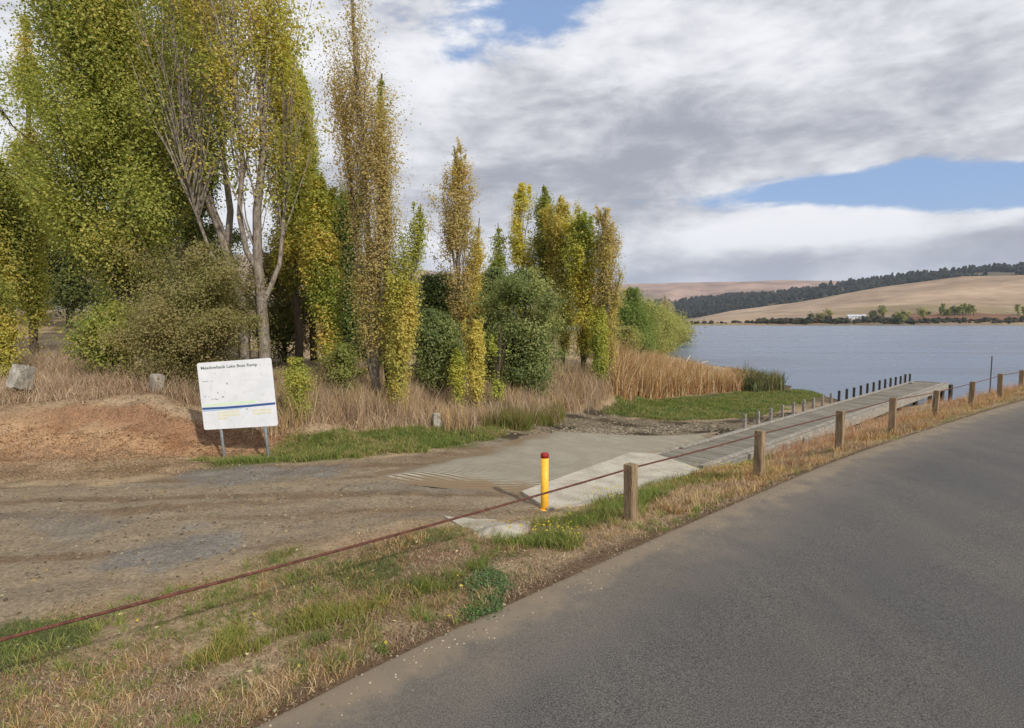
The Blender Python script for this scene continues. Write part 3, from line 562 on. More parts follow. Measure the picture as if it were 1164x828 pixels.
# pale multi-stemmed poplars
def S(pts, Y, r): return (np.array([at(px, py, Y+dy) for px, py, dy in pts]), r)
bz = lambda px, Y: float(hbase(np.array([at(px, 366, Y)[0]]), np.array([Y]))[0])
Y2 = 17.6; x2 = at(299, 366, Y2)[0]; z2 = bz(299, Y2)-.1
bpt = np.array([x2, Y2, z2]); 
st2 = [(np.array([bpt, at(300, 385, Y2), at(297, 345, Y2), at(293, 300, Y2), at(292, 240, Y2), at(300, 170, Y2), at(296, 90, Y2), at(306, 20, Y2), at(300, -90, Y2)]), .20),
       S([(297, 350, 0), (306, 330, .1), (318, 300, .3), (322, 255, .4), (326, 200, .5), (326, 130, .5), (318, 60, .5)], Y2, .10),
       S([(294, 310, 0), (280, 285, -.1), (272, 245, -.2), (276, 180, -.3), (268, 100, -.3), (262, 20, -.2), (270, -60, -.2)], Y2, .10)]
mesh_tree('poplar_tree', 'poplar with a pale forked trunk rising just behind the white sign', 'poplar tree', bpt, at(296, -95, Y2), 1.2, POP, 84, 28000, .073, GRYEL, 3, ang=17, t0=.38, stems=st2, r0=.17, bark='bark_pale', clump=.26, leaf_t0=.32, bare=.43, twig=2, group=GP)
Y3 = 18.6; b3 = np.array([at(277, 366, Y3)[0], Y3, bz(277, Y3)-.1])
st3 = [(np.array([b3, at(276, 345, Y3), at(264, 305, Y3), at(250, 262, Y3), at(232, 215, Y3), at(214, 160, Y3), at(205, 100, Y3), at(196, 30, Y3), at(190, -70, Y3)]), .20),
       S([(258, 290, 0), (262, 240, .2), (254, 180, .3), (246, 120, .3), (240, 40, .4), (236, -40, .4)], Y3, .12),
       S([(268, 318, 0), (240, 290, -.4), (222, 240, -.6), (210, 190, -.6), (203, 140, -.5)], Y3, .07)]
mesh_tree('poplar_tree', 'poplar with long pale leaning bare trunks right of the huge green crown', 'poplar tree', b3, at(215, -90, Y3), 1.55, POP, 84, 28000, .073, [(L(150, 146, 56), 3), (L(176, 150, 66), 3), (L(118, 128, 46), 3)], 4, ang=17, t0=.45, stems=st3, r0=.18, bark='bark_pale', clump=.26, leaf_t0=.46, bare=.43, twig=2, group=GP)
T('dark green poplar crown behind the leaning pale trunks', 226, 23.5, 200, -150, 96, POP, 22000, .14, DARK+[(L(100, 116, 44), 3)], 5, nbr=90, ang=24, t0=.25, clump=.32, bark='bark_brown', group=GP, leaf_t0=.3)
T('green and yellow poplar just right of the pale forked trunk', 338, 21, 322, 30, 50, POP, 20000, .13, GRYEL, 6, nbr=90, ang=20, t0=.12, clump=.26, group=GP, leaf_t0=.3)
T('slender green poplar tapering beside the tall orange one', 356, 23, 343, 74, 36, SLIM, 13000, .13, GREEN, 7, nbr=64, ang=20, t0=.2, clump=.26, group=GP, leaf_t0=.25)
T('short yellow green poplar low against the bank left of the orange one', 376, 18.2, 366, 196, 44, POP, 9000, .115, [(L(150, 150, 54), 4), (L(196, 160, 58), 3), (L(112, 124, 42), 3)], 8, nbr=52, ang=17, t0=.06, clump=.2, group=GP, bare=.3)
T('tallest sparse orange poplar with many fine upright branches', 428, 17.2, 399, -46, 36, [(0, .2), (.15, .45), (.35, .75), (.6, 1.), (.78, .8), (.9, .5), (1, .22)], 14500, .092, ORANGE, 9, nbr=120, ang=11, t0=.03, clump=.20, twig=3, r0=.15, leaf_per=17, bark='bark_pale', group=GP, leaf_t0=.10,
  stems=[S([(428, 445, 0), (424, 380, 0), (420, 300, 0), (414, 200, 0), (406, 100, 0), (401, 20, 0), (399, -34, 0)], 17.2, .13), S([(424, 430, 0), (412, 360, .2), (406, 280, .4), (400, 215, .5), (394, 165, .5), (391, 130, .5)], 17.2, .09), S([(428, 425, 0), (434, 340, -.2), (435, 280, -.3), (432, 230, -.3), (428, 190, -.2)], 17.2, .08)])
T('thin green poplar stem growing tight against the orange poplar on its right', 443, 17.8, 434, 84, 18, SLIM, 3000, .10, GREEN, 10, nbr=36, ang=12, t0=.45, clump=.14, group=GP, leaf_t0=.55)
T('smaller sparse poplar with green tip right of the tallest orange one', 441, 16.8, 478, 232, 42, SLIM, 4600, .10, GRYEL, 11, nbr=46, ang=14, t0=.1, clump=.17, twig=2, bark='bark_pale', group=GP, leaf_per=20)
T('short golden poplar shoots at the foot of the orange poplar', 447, 16.2, 468, 322, 30, SLIM, 3400, .10, GOLD, 12, nbr=34, ang=15, t0=.08, clump=.15, twig=1, bark='bark_pale', group=GP)
T('dark green tree wedged between the orange and the yellow green poplars', 392, 22.5, 386, 208, 56, POP, 13000, .14, DARK+[(L(86, 110, 40), 4)], 13, nbr=56, ang=22, t0=.08, clump=.28, group=GP)
T('solitary orange poplar with thin pointed top in the middle of the bank', 528, 24, 516, 166, 46, POP, 7000, .125, ORANGE+[(L(196, 156, 60), 4)], 14, nbr=64, ang=14, t0=.12, clump=.22, twig=2, bark='bark_pale', group=GP, leaf_per=20)
T('small golden side poplar touching the solitary orange one', 536, 24.5, 545, 248, 22, SLIM, 2600, .13, GOLD, 15, nbr=30, ang=14, t0=.2, clump=.2, group=GP)
GQ = 'poplars clustered near the lake'
T('small green poplar tip at the left of the lakeside poplar cluster', 568, 31, 566, 254, 30, SLIM, 2800, .16, GREEN, 16, nbr=34, ang=16, t0=.1, clump=.24, group=GQ)
T('yellow poplar with leftmost tall tip of the lakeside cluster', 598, 31, 595, 208, 38, POP, 6500, .16, YELGR, 17, nbr=50, ang=16, t0=.1, clump=.26, group=GQ)
T('narrow green poplar, the only all green one of the lakeside cluster', 620, 30.5, 618, 210, 30, POP, 6500, .16, GREEN, 18, nbr=50, ang=16, t0=.1, clump=.26, group=GQ)
T('broad gold poplar in the middle of the lakeside cluster', 641, 29.5, 637, 222, 46, POP, 8500, .155, GOLD, 19, nbr=56, ang=17, t0=.08, clump=.26, group=GQ)
T('yellow green poplar sloping down on the right of the gold one', 664, 28, 659, 240, 48, POP, 8500, .15, YELGR, 20, nbr=60, ang=18, t0=.06, clump=.26, group=GQ)
T('sparse bronze poplar nearest the reeds, last of the lakeside cluster', 694, 27, 689, 236, 34, POP, 7000, .12, ORANGE+[(L(176, 152, 70), 4)], 21, nbr=70, ang=12, t0=.03, clump=.19, twig=2, bark='bark_pale', group=GQ, leaf_per=20)
T('yellow poplar low down in front of the bronze one', 682, 26.5, 678, 352, 24, SLIM, 2400, .13, YELGR, 22, nbr=30, ang=16, t0=.03, clump=.18, group=GQ)
GS = 'young yellow poplars in the dry weeds'
T('tallest young golden poplar in front of the grey green wattle', 540, 18.5, 541, 366, 30, SLIM, 3000, .10, [(L(188, 168, 70), 5), (L(166, 158, 66), 3)], 23, nbr=34, ang=14, t0=.03, clump=.13, group=GS)
T('lime yellow young poplar left of the golden sapling', 521, 18, 519, 398, 16, SLIM, 1500, .10, YELGR, 24, nbr=22, ang=13, t0=.03, clump=.12, group=GS)
T('greenish young poplar right of the golden sapling', 566, 19, 567, 368, 22, SLIM, 2300, .10, [(L(150, 158, 54), 4), (L(180, 170, 56), 3)], 25, nbr=28, ang=13, t0=.03, clump=.13, group=GS)
# wattles, shrubs, dark background trees
T('rounded grey green wattle tree in the middle of the bank', 598, 23, 594, 306, 88, ROUND, 30000, .12, BLUEG, 26, name='wattle_tree', cat='tree', nbr=110, ang=50, t0=.05, clump=.34, r0=.13, bark='bark_dark', twig=2)
T('dark grey green wattle behind the solitary orange poplar', 505, 26.5, 500, 312, 80, ROUND, 20000, .15, [(L(84, 96, 54), 4), (L(100, 112, 60), 3)], 27, name='wattle_tree', cat='tree', nbr=80, ang=48, t0=.05, clump=.38, r0=.12, bark='bark_dark', twig=1)
T('low blue green wattle bush behind the young golden poplars', 500, 20.5, 492, 352, 56, ROUND, 9000, .12, BLUEG, 28, name='wattle_bush', cat='bush', nbr=60, ang=48, t0=.04, clump=.28, r0=.08, bark='bark_dark')
T('green wattle filling the gap between orange poplar and lakeside cluster', 560, 27, 562, 304, 60, ROUND, 12000, .15, BLUEG, 29, name='wattle_tree', cat='tree', nbr=60, ang=46, t0=.05, clump=.34, r0=.1, bark='bark_dark')
T('very tall dark tree standing farthest back at the left', 44, 47, 44, 214, 120, ROUND, 9000, .26, DARK, 63, name='dark_tree', cat='tree', nbr=70, ang=46, t0=.06, clump=.6, r0=.2, bark='bark_dark')
T('broad dark tree farthest back behind the trunk of the huge poplar', 138, 46, 140, 250, 120, ROUND, 9000, .26, DARK, 64, name='dark_tree', cat='tree', nbr=70, ang=50, t0=.04, clump=.6, r0=.2, bark='bark_dark')
T('dark tree farthest back cut by the left edge of the view', -50, 46, -50, 230, 120, ROUND, 9000, .26, DARK, 65, name='dark_tree', cat='tree', nbr=70, ang=50, t0=.04, clump=.6, r0=.2, bark='bark_dark')
T('large brownish olive shrub left of the white sign', 206, 16.6, 202, 268, 132, ROUND, 30000, .085, OLIVE, 30, name='olive_shrub', cat='shrub', nbr=120, ang=48, t0=.03, clump=.30, r0=.09, bark='bark_dark', twig=2)
T('lower brown shrub between the olive shrub and the white sign', 256, 15.8, 254, 350, 86, ROUND, 12000, .08, OLIVE, 31, name='olive_shrub', cat='shrub', nbr=70, ang=52, t0=.03, clump=.24, r0=.06, bark='bark_dark', twig=1)
T('leafy green bush under the huge poplar beside the grassy gap', 128, 17.5, 124, 345, 60, ROUND, 5500, .12, GREEN, 62, name='bush', cat='bush', nbr=60, ang=52, t0=.25, clump=.28, r0=.08, bark='bark_brown', leaf_t0=.3)
T('yellow green bush cut by the left edge of the view', -12, 17.5, -10, 306, 44, ROUND, 9000, .10, GRYEL, 32, name='bush', cat='bush', nbr=60, ang=46, t0=.03, clump=.24, r0=.06, bark='bark_dark')
T('dark conifer like tree beyond the grassy gap at far left', 14, 38, 12, 236, 90, ROUND, 12000, .22, DARK, 33, name='dark_tree', cat='tree', nbr=60, ang=42, t0=.18, clump=.5, r0=.2, bark='bark_dark')
T('dark shadowy tree beyond the grassy gap behind the huge poplar', 78, 36, 84, 250, 110, ROUND, 12000, .22, DARK, 34, name='dark_tree', cat='tree', nbr=60, ang=42, t0=.15, clump=.5, r0=.2, bark='bark_dark')
T('dark olive scrub behind the pale forked trunk', 322, 23.5, 326, 285, 110, ROUND, 15000, .13, OLIVE[:3]+DARK[:2], 35, name='dark_scrub', cat='shrub', nbr=70, ang=48, t0=.04, clump=.34, r0=.1, bark='bark_dark')
T('dark green scrub behind the leaning pale trunks', 236, 24.5, 230, 250, 110, ROUND, 14000, .15, DARK, 36, name='dark_scrub', cat='shrub', nbr=70, ang=46, t0=.04, clump=.4, r0=.1, bark='bark_dark')
T('dark scrub behind the foot of the tallest orange poplar', 430, 25, 428, 320, 90, ROUND, 12000, .15, BLUEG[:3]+DARK[:2], 37, name='dark_scrub', cat='shrub', nbr=60, ang=46, t0=.04, clump=.36, r0=.1, bark='bark_dark')
T('small yellow green bush at the foot of the bank right of the sign', 336, 14.6, 335, 408, 30, ROUND, 2600, .075, GRYEL, 38, name='bush', cat='bush', nbr=36, ang=40, t0=.03, clump=.15, r0=.03, bark='bark_dark')
T('sage coloured bush between the yellow green poplar and orange poplar foot', 392, 17, 390, 392, 40, ROUND, 3500, .09, BLUEG+OLIVE, 39, name='bush', cat='bush', nbr=40, ang=46, t0=.03, clump=.18, r0=.04, bark='bark_dark')
GW = 'willows on the headland'
hw = [(722, 40, 716, 326, 44, [(L(70, 92, 40), 4), (L(96, 112, 48), 3)], 'dark green willow behind the bronze poplar on the headland'), (730, 46, 728, 342, 60, WILLOW, 'olive willow next to the dark green one on the headland'),
      (742, 56, 738, 350, 52, WILLOW, 'second olive willow along the lake shore of the headland'), (752, 66, 748, 356, 44, WILLOW+OLIVE[:1], 'brownish willow midway along the headland'), (756, 82, 754, 360, 44, WILLOW, 'pale willow towards the tip of the headland'), (764, 104, 762, 366, 34, WILLOW+OLIVE[:2], 'last low willow at the tip of the headland'),
      (724, 62, 724, 338, 50, WILLOW+DARK[:1], 'taller willow standing back on the headland'), (712, 36, 712, 372, 44, OLIVE+WILLOW, 'low brown green willow above the left end of the reeds')]
for i, (bx, Y, tx, ty, wd, pal, lb) in enumerate(hw):
    T(lb, bx, Y, tx, ty, wd, ROUND, 9000 if Y < 70 else 6000, .0040*Y, pal, 70+i, name='willow_tree', cat='willow', nbr=60, ang=44, t0=.03, clump=.010*Y, r0=.12, bark='bark_dark', group=GW, leaf_per=26)
for i, (bx, tx, ty, Y, lb) in enumerate(((727, 727, 331, 90, 'pale bare poplar top left of the three behind the headland'), (757, 756, 336, 95, 'pale bare poplar tallest behind the headland'), (762, 761, 343, 100, 'pale bare poplar right of the tallest behind the headland'))):
    T(lb, bx, Y, tx, ty, 9, SLIM, 1300, .30, [(L(160, 146, 118), 3), (L(146, 138, 90), 2)], 90+i, nbr=40, ang=12, t0=.1, clump=.4, bark='bark_pale', group='bare poplars behind the headland', zb=-1)

# ------------------------------------------------------------------ far wood and far shore
def ico_pts():
    b = bmesh.new(); bmesh.ops.create_icosphere(b, subdivisions=2, radius=1); v = np.array([x.co[:] for x in b.verts]); f = np.array([[q.index for q in p.verts] for p in b.faces]); b.free(); return v, f
ICOV, ICOF = ico_pts()
def blobs(C, R, Hh, rng, jit=.28, cols=None):
    n = len(C); k = len(ICOV); V = ICOV[None]*(1+rng.normal(size=(n, k, 1))*jit); V = V*np.stack([R, R, Hh*.5], 1)[:, None]; V = V+np.asarray(C)[:, None]; V[:, :, 2] += (Hh*.5)[:, None]
    return V.reshape(-1, 3), (ICOF[None]+(np.arange(n)*k)[:, None, None]).reshape(-1, 3), (np.repeat(cols, k, 0) if cols is not None else None)
rng = np.random.default_rng(5); n = 9000; a = rng.uniform(azel(640, 366)[0], azel(1330, 366)[0], n); r = rng.uniform(1540, 2480, n); z = hill_h(a, r)
pxs = 582+F*np.tan(a); thr = np.interp(pxs, [640, 760, 800, 900, 1000, 1100, 1330], [1540, 1560, 1600, 1640, 1640, 1700, 1700]); clr = fbm(r*np.sin(a)/160, r*np.cos(a)/160, 3, 77); keep = (r > thr) & ((clr > .40))
a, r, z = a[keep], r[keep], z[keep]; n = len(a); hh = rng.uniform(7, 20, n)*(.7+.6*fbm(r*np.sin(a)/90, r*np.cos(a)/90, 2, 78)); rad = hh*rng.uniform(.26, .42, n); cols = L(70, 78, 60)*rng.uniform(.6, 1.3, n)[:, None]*np.array([1, 1, 1]); cols = cols*.7
V, Q, cc = blobs(np.stack([r*np.sin(a), r*np.cos(a), z-1], 1), rad, hh, rng, .22, cols)
tag(link('far_forest', npmesh('far_forest', V, Q, cc), M['leaf']), 'dark eucalypt forest covering the ridge behind the bare paddock hill', 'forest', kind='stuff')
# trees on the skyline crest standing clear of the wood
n = 150; a = rng.uniform(azel(930, 366)[0], azel(1240, 366)[0], n); r = rng.uniform(2330, 2420, n); z = hill_h(a, r); hh = rng.uniform(16, 26, n); V, Q, cc = blobs(np.stack([r*np.sin(a), r*np.cos(a), z], 1), hh*.24, hh, rng, .25, np.tile(L(74, 80, 62)*.6, (n, 1)))
tag(link('ridge_trees', npmesh('ridge_trees', V, Q, cc), M['leaf']), 'thin line of trees standing up on the forested skyline', 'forest', kind='stuff')
# shore scrub
n = 330; pxx = rng.uniform(862, 1200, n); pxx = np.concatenate([pxx, rng.uniform(770, 862, 36)]); n = len(pxx); a = np.arctan((pxx-582)/F); r = 668/np.cos(a)+rng.uniform(14, 60, n); z = hill_h(a, r); hh = rng.uniform(2, 7.5, n)*np.where(pxx < 862, .6, 1)*np.where(pxx > 1040, .62, 1)
pal_ = np.array([L(92, 86, 62), L(72, 74, 50), L(108, 92, 72), L(84, 92, 56)]); V, Q, cc = blobs(np.stack([r*np.sin(a), r*np.cos(a), z-.6], 1), hh*rng.uniform(.5, .9, n), hh, rng, .3, pal_[rng.integers(0, 4, n)]*.75)
tag(link('shore_scrub', npmesh('shore_scrub', V, Q, cc), M['leaf']), 'low brown and olive scrub along the far lake shore', 'scrub', kind='stuff')
def far_tree(label, px, dr, tpy, wpx, pal, seed, slim=False, name='far_tree', cat='tree', group=None):
    a = math.atan((px-582)/F); r = 668/math.cos(a)+dr; z = float(hill_h(np.array([a]), np.array([r]))[0])-.4; Y = r*math.cos(a); tp = at(px, tpy, Y)
    return mesh_tree(name, label, cat, (r*math.sin(a), Y, z), tp, wpx/2/F*Y, SLIM if slim else ROUND, 18, 520, 1.5 if not slim else 1.2, pal, seed, ang=16 if slim else 46, t0=.05, r0=.3, clump=1.1 if not slim else .8, leaf_per=14, group=group, bark='bark_dark', k=.8)
fs = [(964-24, 70, 352, 9, WILLOW, 'round pale tree left of the white farmhouse on the far shore'), (1002, 90, 347, 11, DARK+GREEN, 'pointed dark tree just right of the farmhouse'), (992, 80, 354, 13, DARK, 'low dark tree touching the farmhouse garden on its right'), (1026, 70, 354, 20, DARK+GREEN, 'broad dark tree between the farmhouse and the far poplar row'),
      (1048, 90, 351, 15, DARK+GREEN, 'dark tree left of the far poplar row'), (921, 80, 357, 5, DARK, 'tiny lone tree in the paddock left of the farmhouse'), (930, 30, 357, 12, OLIVE, 'brownish tree low on the shore left of the farmhouse'), (1022, 30, 357, 22, GREEN+DARK, 'rounded green tree at the water below the farmhouse')]
for i, (px, dr, ty, wd, pal, lb) in enumerate(fs): far_tree(lb, px, dr, ty, wd, pal, 200+i)
for i in range(13):
    px = 1068+i*3.1+rng.uniform(-.6, .6); lb = {0: 'leftmost poplar of the far row across the lake', 12: 'rightmost poplar of the far row across the lake'}.get(i, 'slim green poplar in the far row across the lake')
    far_tree(lb, px, 110+rng.uniform(-8, 8), 345+rng.uniform(0, 6)+(4 if i in (2, 3) else 0), 4.2, GREEN+BLUEG, 220+i, True, 'poplar_tree', 'poplar tree', 'far row of poplars across the lake')
far_tree('taller of two far trees at the right edge across the lake', 1155, 100, 346, 6, GREEN, 240, True); far_tree('shorter of two far trees at the right edge across the lake', 1162, 105, 349, 6, GREEN, 241, True)
# farmhouse
a = math.atan((972-582)/F); r = 668/math.cos(a)+100; hx, hy = r*math.sin(a), r*math.cos(a); hzz = float(hill_h(np.array([a]), np.array([r]))[0])
e = empty('farmhouse', (hx, hy, hzz-.5), 'long white farmhouse among trees across the lake', 'house'); e.rotation_euler.z = -.35
M['hwall'] = plain('house_wall', L(236, 234, 228)*.85); M['hroof'] = plain('house_roof', L(206, 208, 212)*.85, .5); M['hglass'] = plain('house_glass', (.04, .05, .06), .15); M['hdoor'] = plain('house_door', L(120, 90, 70))
MB().box((0, 0, 2), (20, 8, 4)).build('wall', M['hwall'], e)
mb = MB(); b_ = mb.b; vs = [b_.verts.new(v) for v in ((-10.6, -4.6, 4), (10.6, -4.6, 4), (10.6, 4.6, 4), (-10.6, 4.6, 4), (-10.6, 0, 6.4), (10.6, 0, 6.4))]
for f in ((0, 1, 5, 4), (2, 3, 4, 5), (0, 4, 3), (1, 2, 5), (3, 2, 1, 0)): b_.faces.new([vs[k] for k in f])
rf = mb.build('roof', M['hroof'], e); MB().box((4, 1, 6.6), (1, 1, 2)).build('chimney', M['hdoor'], rf)
for xx in (-8, -5, 2.5, 5.5, 8.3):
    wd = MB().box((xx, -4.03, 2.3), (1.7, .12, 1.5)).build('window', M['hroof'], e); MB().box((xx, -4.1, 2.3), (1.4, .06, 1.2)).build('pane', M['hglass'], wd)
MB().box((-1.2, -4.05, 1.35), (1.1, .12, 2.3)).build('door', M['hdoor'], e)
e = empty('farm_shed', (hx-12, hy-6, hzz-1), 'small grey farm shed beside the white farmhouse', 'shed'); MB().box((0, 0, 1.5), (5, 4, 3)).build('wall', M['hroof'], e)
mb = MB(); b_ = mb.b; vs = [b_.verts.new(v) for v in ((-2.8, -2.3, 3), (2.8, -2.3, 3), (2.8, 2.3, 3), (-2.8, 2.3, 3), (-2.8, 0, 4), (2.8, 0, 4))]
for f in ((0, 1, 5, 4), (2, 3, 4, 5), (0, 4, 3), (1, 2, 5), (3, 2, 1, 0)): b_.faces.new([vs[k] for k in f])
mb.build('roof', M['hroof'], e); MB().box((0, -2.03, 1.2), (2.2, .08, 2.2)).build('door', M['hdoor'], e)

# ------------------------------------------------------------------ jetty
ZD = -.75; Rn = gz(797, 535, ZD); Rf = gz(1077, 436, ZD); Ln_ = gz(744, 517, ZD); Lf = gz(1040, 433.5, ZD)
u = (Rf-Rn)[:2]; LEN = np.linalg.norm(u); u /= LEN; nrm = np.array([-u[1], u[0]]); WID = float(np.dot((Lf-Rn)[:2], nrm)+np.dot((Ln_-Rn)[:2], nrm))/2
jr = math.atan2(u[1], u[0]); J = empty('jetty', (Rn[0], Rn[1], ZD), 'grey timber jetty running out from the concrete slab into the lake', 'jetty'); J.rotation_euler.z = jr   # local x along, y to the left, z 0 = deck top
m, t, b = mat('deck_boards'); M['deck'] = m; oc = objc(t); sx = t.new('ShaderNodeSeparateXYZ'); t.l.new(oc, sx.inputs[0]); fl = t.m('FLOOR', t.m('DIVIDE', sx.outputs[0], .145)); wn = t.new('ShaderNodeTexWhiteNoise', noise_dimensions='1D'); t.l.new(fl, wn.inputs['W'])
gr = t.noise(t.mapv(oc, (14, 1.4, 1)), 3, 6, .6); c = t.mix(wn.outputs[0], L(122, 115, 100, .85), L(152, 144, 128, .85)); c = t.mix(t.m('MULTIPLY', t.ramp(gr, .35, .7), .5), c, L(98, 92, 80, .8)); st_ = t.noise(oc, 1.2, 4); c = t.mix(t.m('MULTIPLY', t.ramp(st_, .45, .7), .4), c, L(166, 158, 142, .85))
t.l.new(c, b.inputs['Base Color']); bump(t, b, gr, .3, .005)
mb = MB(); nb = int((LEN)/.145); NEAR = float(np.dot((Ln_-Rn)[:2], u))
for i in range(nb):
    x0 = i*.145; mb.box((x0+.07, WID/2+random.uniform(-.004, .004), -.022+random.uniform(-.003, .003)), (.137, WID-.02, .04))
mb.build('deck', M['deck'], J)
b_ = MB(); b_.prism([(0, 0), (0, WID-.01), (NEAR, WID-.01)] if NEAR < 0 else [(0, 0), (NEAR, WID), (NEAR+.01, WID)], -.3, -.004); b_.build('landing_wedge', M['deck'], J)
MB().box((LEN/2, -.035, -.13), (LEN, .09, .30), bev=.01).build('side_beam', M['wood_grey'], J)
MB().box((LEN/2, WID+.03, -.10), (LEN, .07, .26), bev=.01).build('side_beam', M['wood_grey'], J)
MB().box((LEN/2, .10, .035), (LEN-.4, .12, .06), bev=.01).build('kerb_rail', M['wood_grey'], J)
MB().box((LEN/2+.6, WID-.08, .03), (LEN-2.0, .09, .05), bev=.01).build('kerb_rail', M['wood_grey'], J)
MB().box((LEN+.04, WID/2, -.12), (.08, WID+.1, .28), bev=.01).build('end_beam', M['wood_grey'], J)
for xx in np.arange(2.5, LEN, 2.9):
    for yy in (.12, WID-.12):
        gxw = Rn[0]+u[0]*xx+nrm[0]*yy; gyw = Rn[1]+u[1]*xx+nrm[1]*yy; zb = float(hbase(np.array([gxw]), np.array([gyw]))[0])-ZD-.4
        MB().tube([(xx, yy, zb), (xx, yy, -.06)], .10, 10).build('pile', M['wood_dark'], J)
    MB().box((xx, WID/2, -.15), (.14, WID-.06, .2)).build('cross_beam', M['wood_dark'], J)
MB().tube([(LEN-.05, -.16, -2.6), (LEN-.05, -.16, -.05)], .10, 10).build('pile', M['wood_dark'], J)
# edge posts on the left side
for i in range(22):
    px = 1246-395/(1+i*.0422*1.0) if False else None
    p0 = gz(851, 487.5, ZD); s0 = float(np.dot((p0-Rn)[:2], u)); s1 = LEN-.35; xx = s0+(s1-s0)*i/21
    MB().box((xx, WID+.115, .02), (.085+random.uniform(-.006, .006), .085, .86+random.uniform(-.05, .05)), bev=.008).build('edge_post', M['wood_dark'] if i > 8 else M['wood_grey'], J)
MB().box((LEN-1.5, WID-.2, .05), (.22, .14, .08), bev=.02).build('mooring_cleat', M['galv'], J)
for yy in (.12, .42): MB().tube([(LEN-1.0, WID+.24, -1.3), (LEN-1.0, WID+.24, .45)] if yy < .2 else [(LEN-.6, WID+.24, -1.3), (LEN-.6, WID+.24, .45)], .022, 8).build('ladder_rail', M['galv'], J)
for k in range(6): MB().tube([(LEN-1.0, WID+.24, -1.2+k*.28), (LEN-.6, WID+.24, -1.2+k*.28)], .016, 8).build('ladder_rung', M['galv'], J)

# ------------------------------------------------------------------ cable fence along the road
f1 = gz(718, 591, -.11)[:2]; dv = ray(1338, 366)[:2]; dv /= np.linalg.norm(dv); SP = 3.62
posts = [(718, 527, 592), (865, 490, 545), (957, 467, 514), (1016, 452, 492), (1063, 444, 476), (1104, 434, 462), (1137, 425, 450), (1160, 421, 444)]
pos = []; cur = None
for i, (px, ty, by) in enumerate(posts):
    dd = ray(px, 450)[:2]; dd /= np.linalg.norm(dd)
    if i == 0: p = f1
    elif i <= 4:                                                   # meet of the post line and the sight column
        A2 = np.array([[dv[0], -dd[0]], [dv[1], -dd[1]]]); s = np.linalg.solve(A2, -f1)[0]; p = f1+dv*s
    else:
        pr = pos[-1]; bq = np.dot(dd, pr); disc = bq*bq-(pr@pr-SP*SP); p = dd*(bq+math.sqrt(max(disc, 0)))
    pos.append(p)
dl = pos[-1]-pos[-2]; dl /= np.linalg.norm(dl); fp = [f1-dv*SP*3.0, f1-dv*SP*2.0]; 
fence = empty('cable_fence', (f1[0], f1[1], 0), 'low roadside fence of square timber posts strung with one rusty cable', 'fence')
tops = []
def fpost(p, ztop, w=.135, tilt=(0, 0), rot=.75):
    zb = float(hbase(np.array([p[0]]), np.array([p[1]]))[0])-.5; h = ztop-zb; mb = MB(); Mx = Matrix.Translation((p[0]-f1[0], p[1]-f1[1], zb)) @ Matrix.Rotation(tilt[0], 4, 'Y') @ Matrix.Rotation(tilt[1], 4, 'X') @ Matrix.Rotation(rot, 4, 'Z')
    mb.box((0, 0, h/2), (w, w, h), Mx, bev=.009); o = mb.build('post', M['wood_post'], fence)
    MB().box((w/2+.012, 0, h-.10), (.03, .06, .035), Mx, bev=.005).build('cable_bracket', M['rust'], o); return o
angs = math.atan2(dv[1], dv[0])
for i, p in enumerate(pos):
    zt = float((CAMZ+ray(posts[i][0], posts[i][1])*(p[1]/ray(posts[i][0], posts[i][1])[1]))[2]); fpost(p, zt, .14 if i < 5 else .15, (random.uniform(-.03, .03), random.uniform(-.02, .03)), angs+random.uniform(-.06, .06)); tops.append((p, zt-.06))
q = pos[-1]; zt = tops[-1][1]
for k in range(4): q = q+dl*SP; a_ = math.radians(-2.0); dl = np.array([dl[0]*math.cos(a_)-dl[1]*math.sin(a_), dl[0]*math.sin(a_)+dl[1]*math.cos(a_)]); fpost(q, zt+.06, .15, (0, 0), angs); tops.append((q, zt))
zl = [tops[0][1]-.02, tops[0][1]-.0]
for q, z in zip(fp, zl): fpost(q, z+.06, .14, (0, 0), angs)
allt = [(fp[0], zl[0]), (fp[1], zl[1])]+tops; pts = []
side = np.array([dv[1], -dv[0]])*-.0
for (p, z), (p2, z2) in zip(allt[:-1], allt[1:]):
    n = 14; d_ = np.linalg.norm(p2-p); sag = .015*(d_/SP)**2*.55
    for k in range(n): s = k/n; pts.append((p[0]+(p2[0]-p[0])*s-f1[0], p[1]+(p2[1]-p[1])*s-f1[1], z+(z2-z)*s-sag*4*s*(1-s)))
pts.append((allt[-1][0][0]-f1[0], allt[-1][0][1]-f1[1], allt[-1][1])); MB().tube(pts, .0125, 8).build('cable', M['rust'], fence, True)

# ------------------------------------------------------------------ bollard
bp = gp(619, 579); bt = at(618, 515, bp[1]); hb = float(bt[2]-bp[2])+.03
e = empty('bollard', (bp[0], bp[1], bp[2]-.03), 'yellow steel bollard with a dark red cap beside the concrete slab', 'bollard')
MB().tube([(0, 0, -.2), (0, 0, hb-.07)], .062, 28).build('post', M['yellow'], e, True)
MB().tube([(0, 0, hb-.075), (0, 0, hb-.02), (0, 0, hb-.004), (0, 0, hb+.004)], [.0655, .0655, .055, .02], 28).build('cap', M['redcap'], e, True)
MB().tube([(0, 0, .015), (0, 0, .04)], .10, 24).build('base_collar', M['yellow'], e, True)

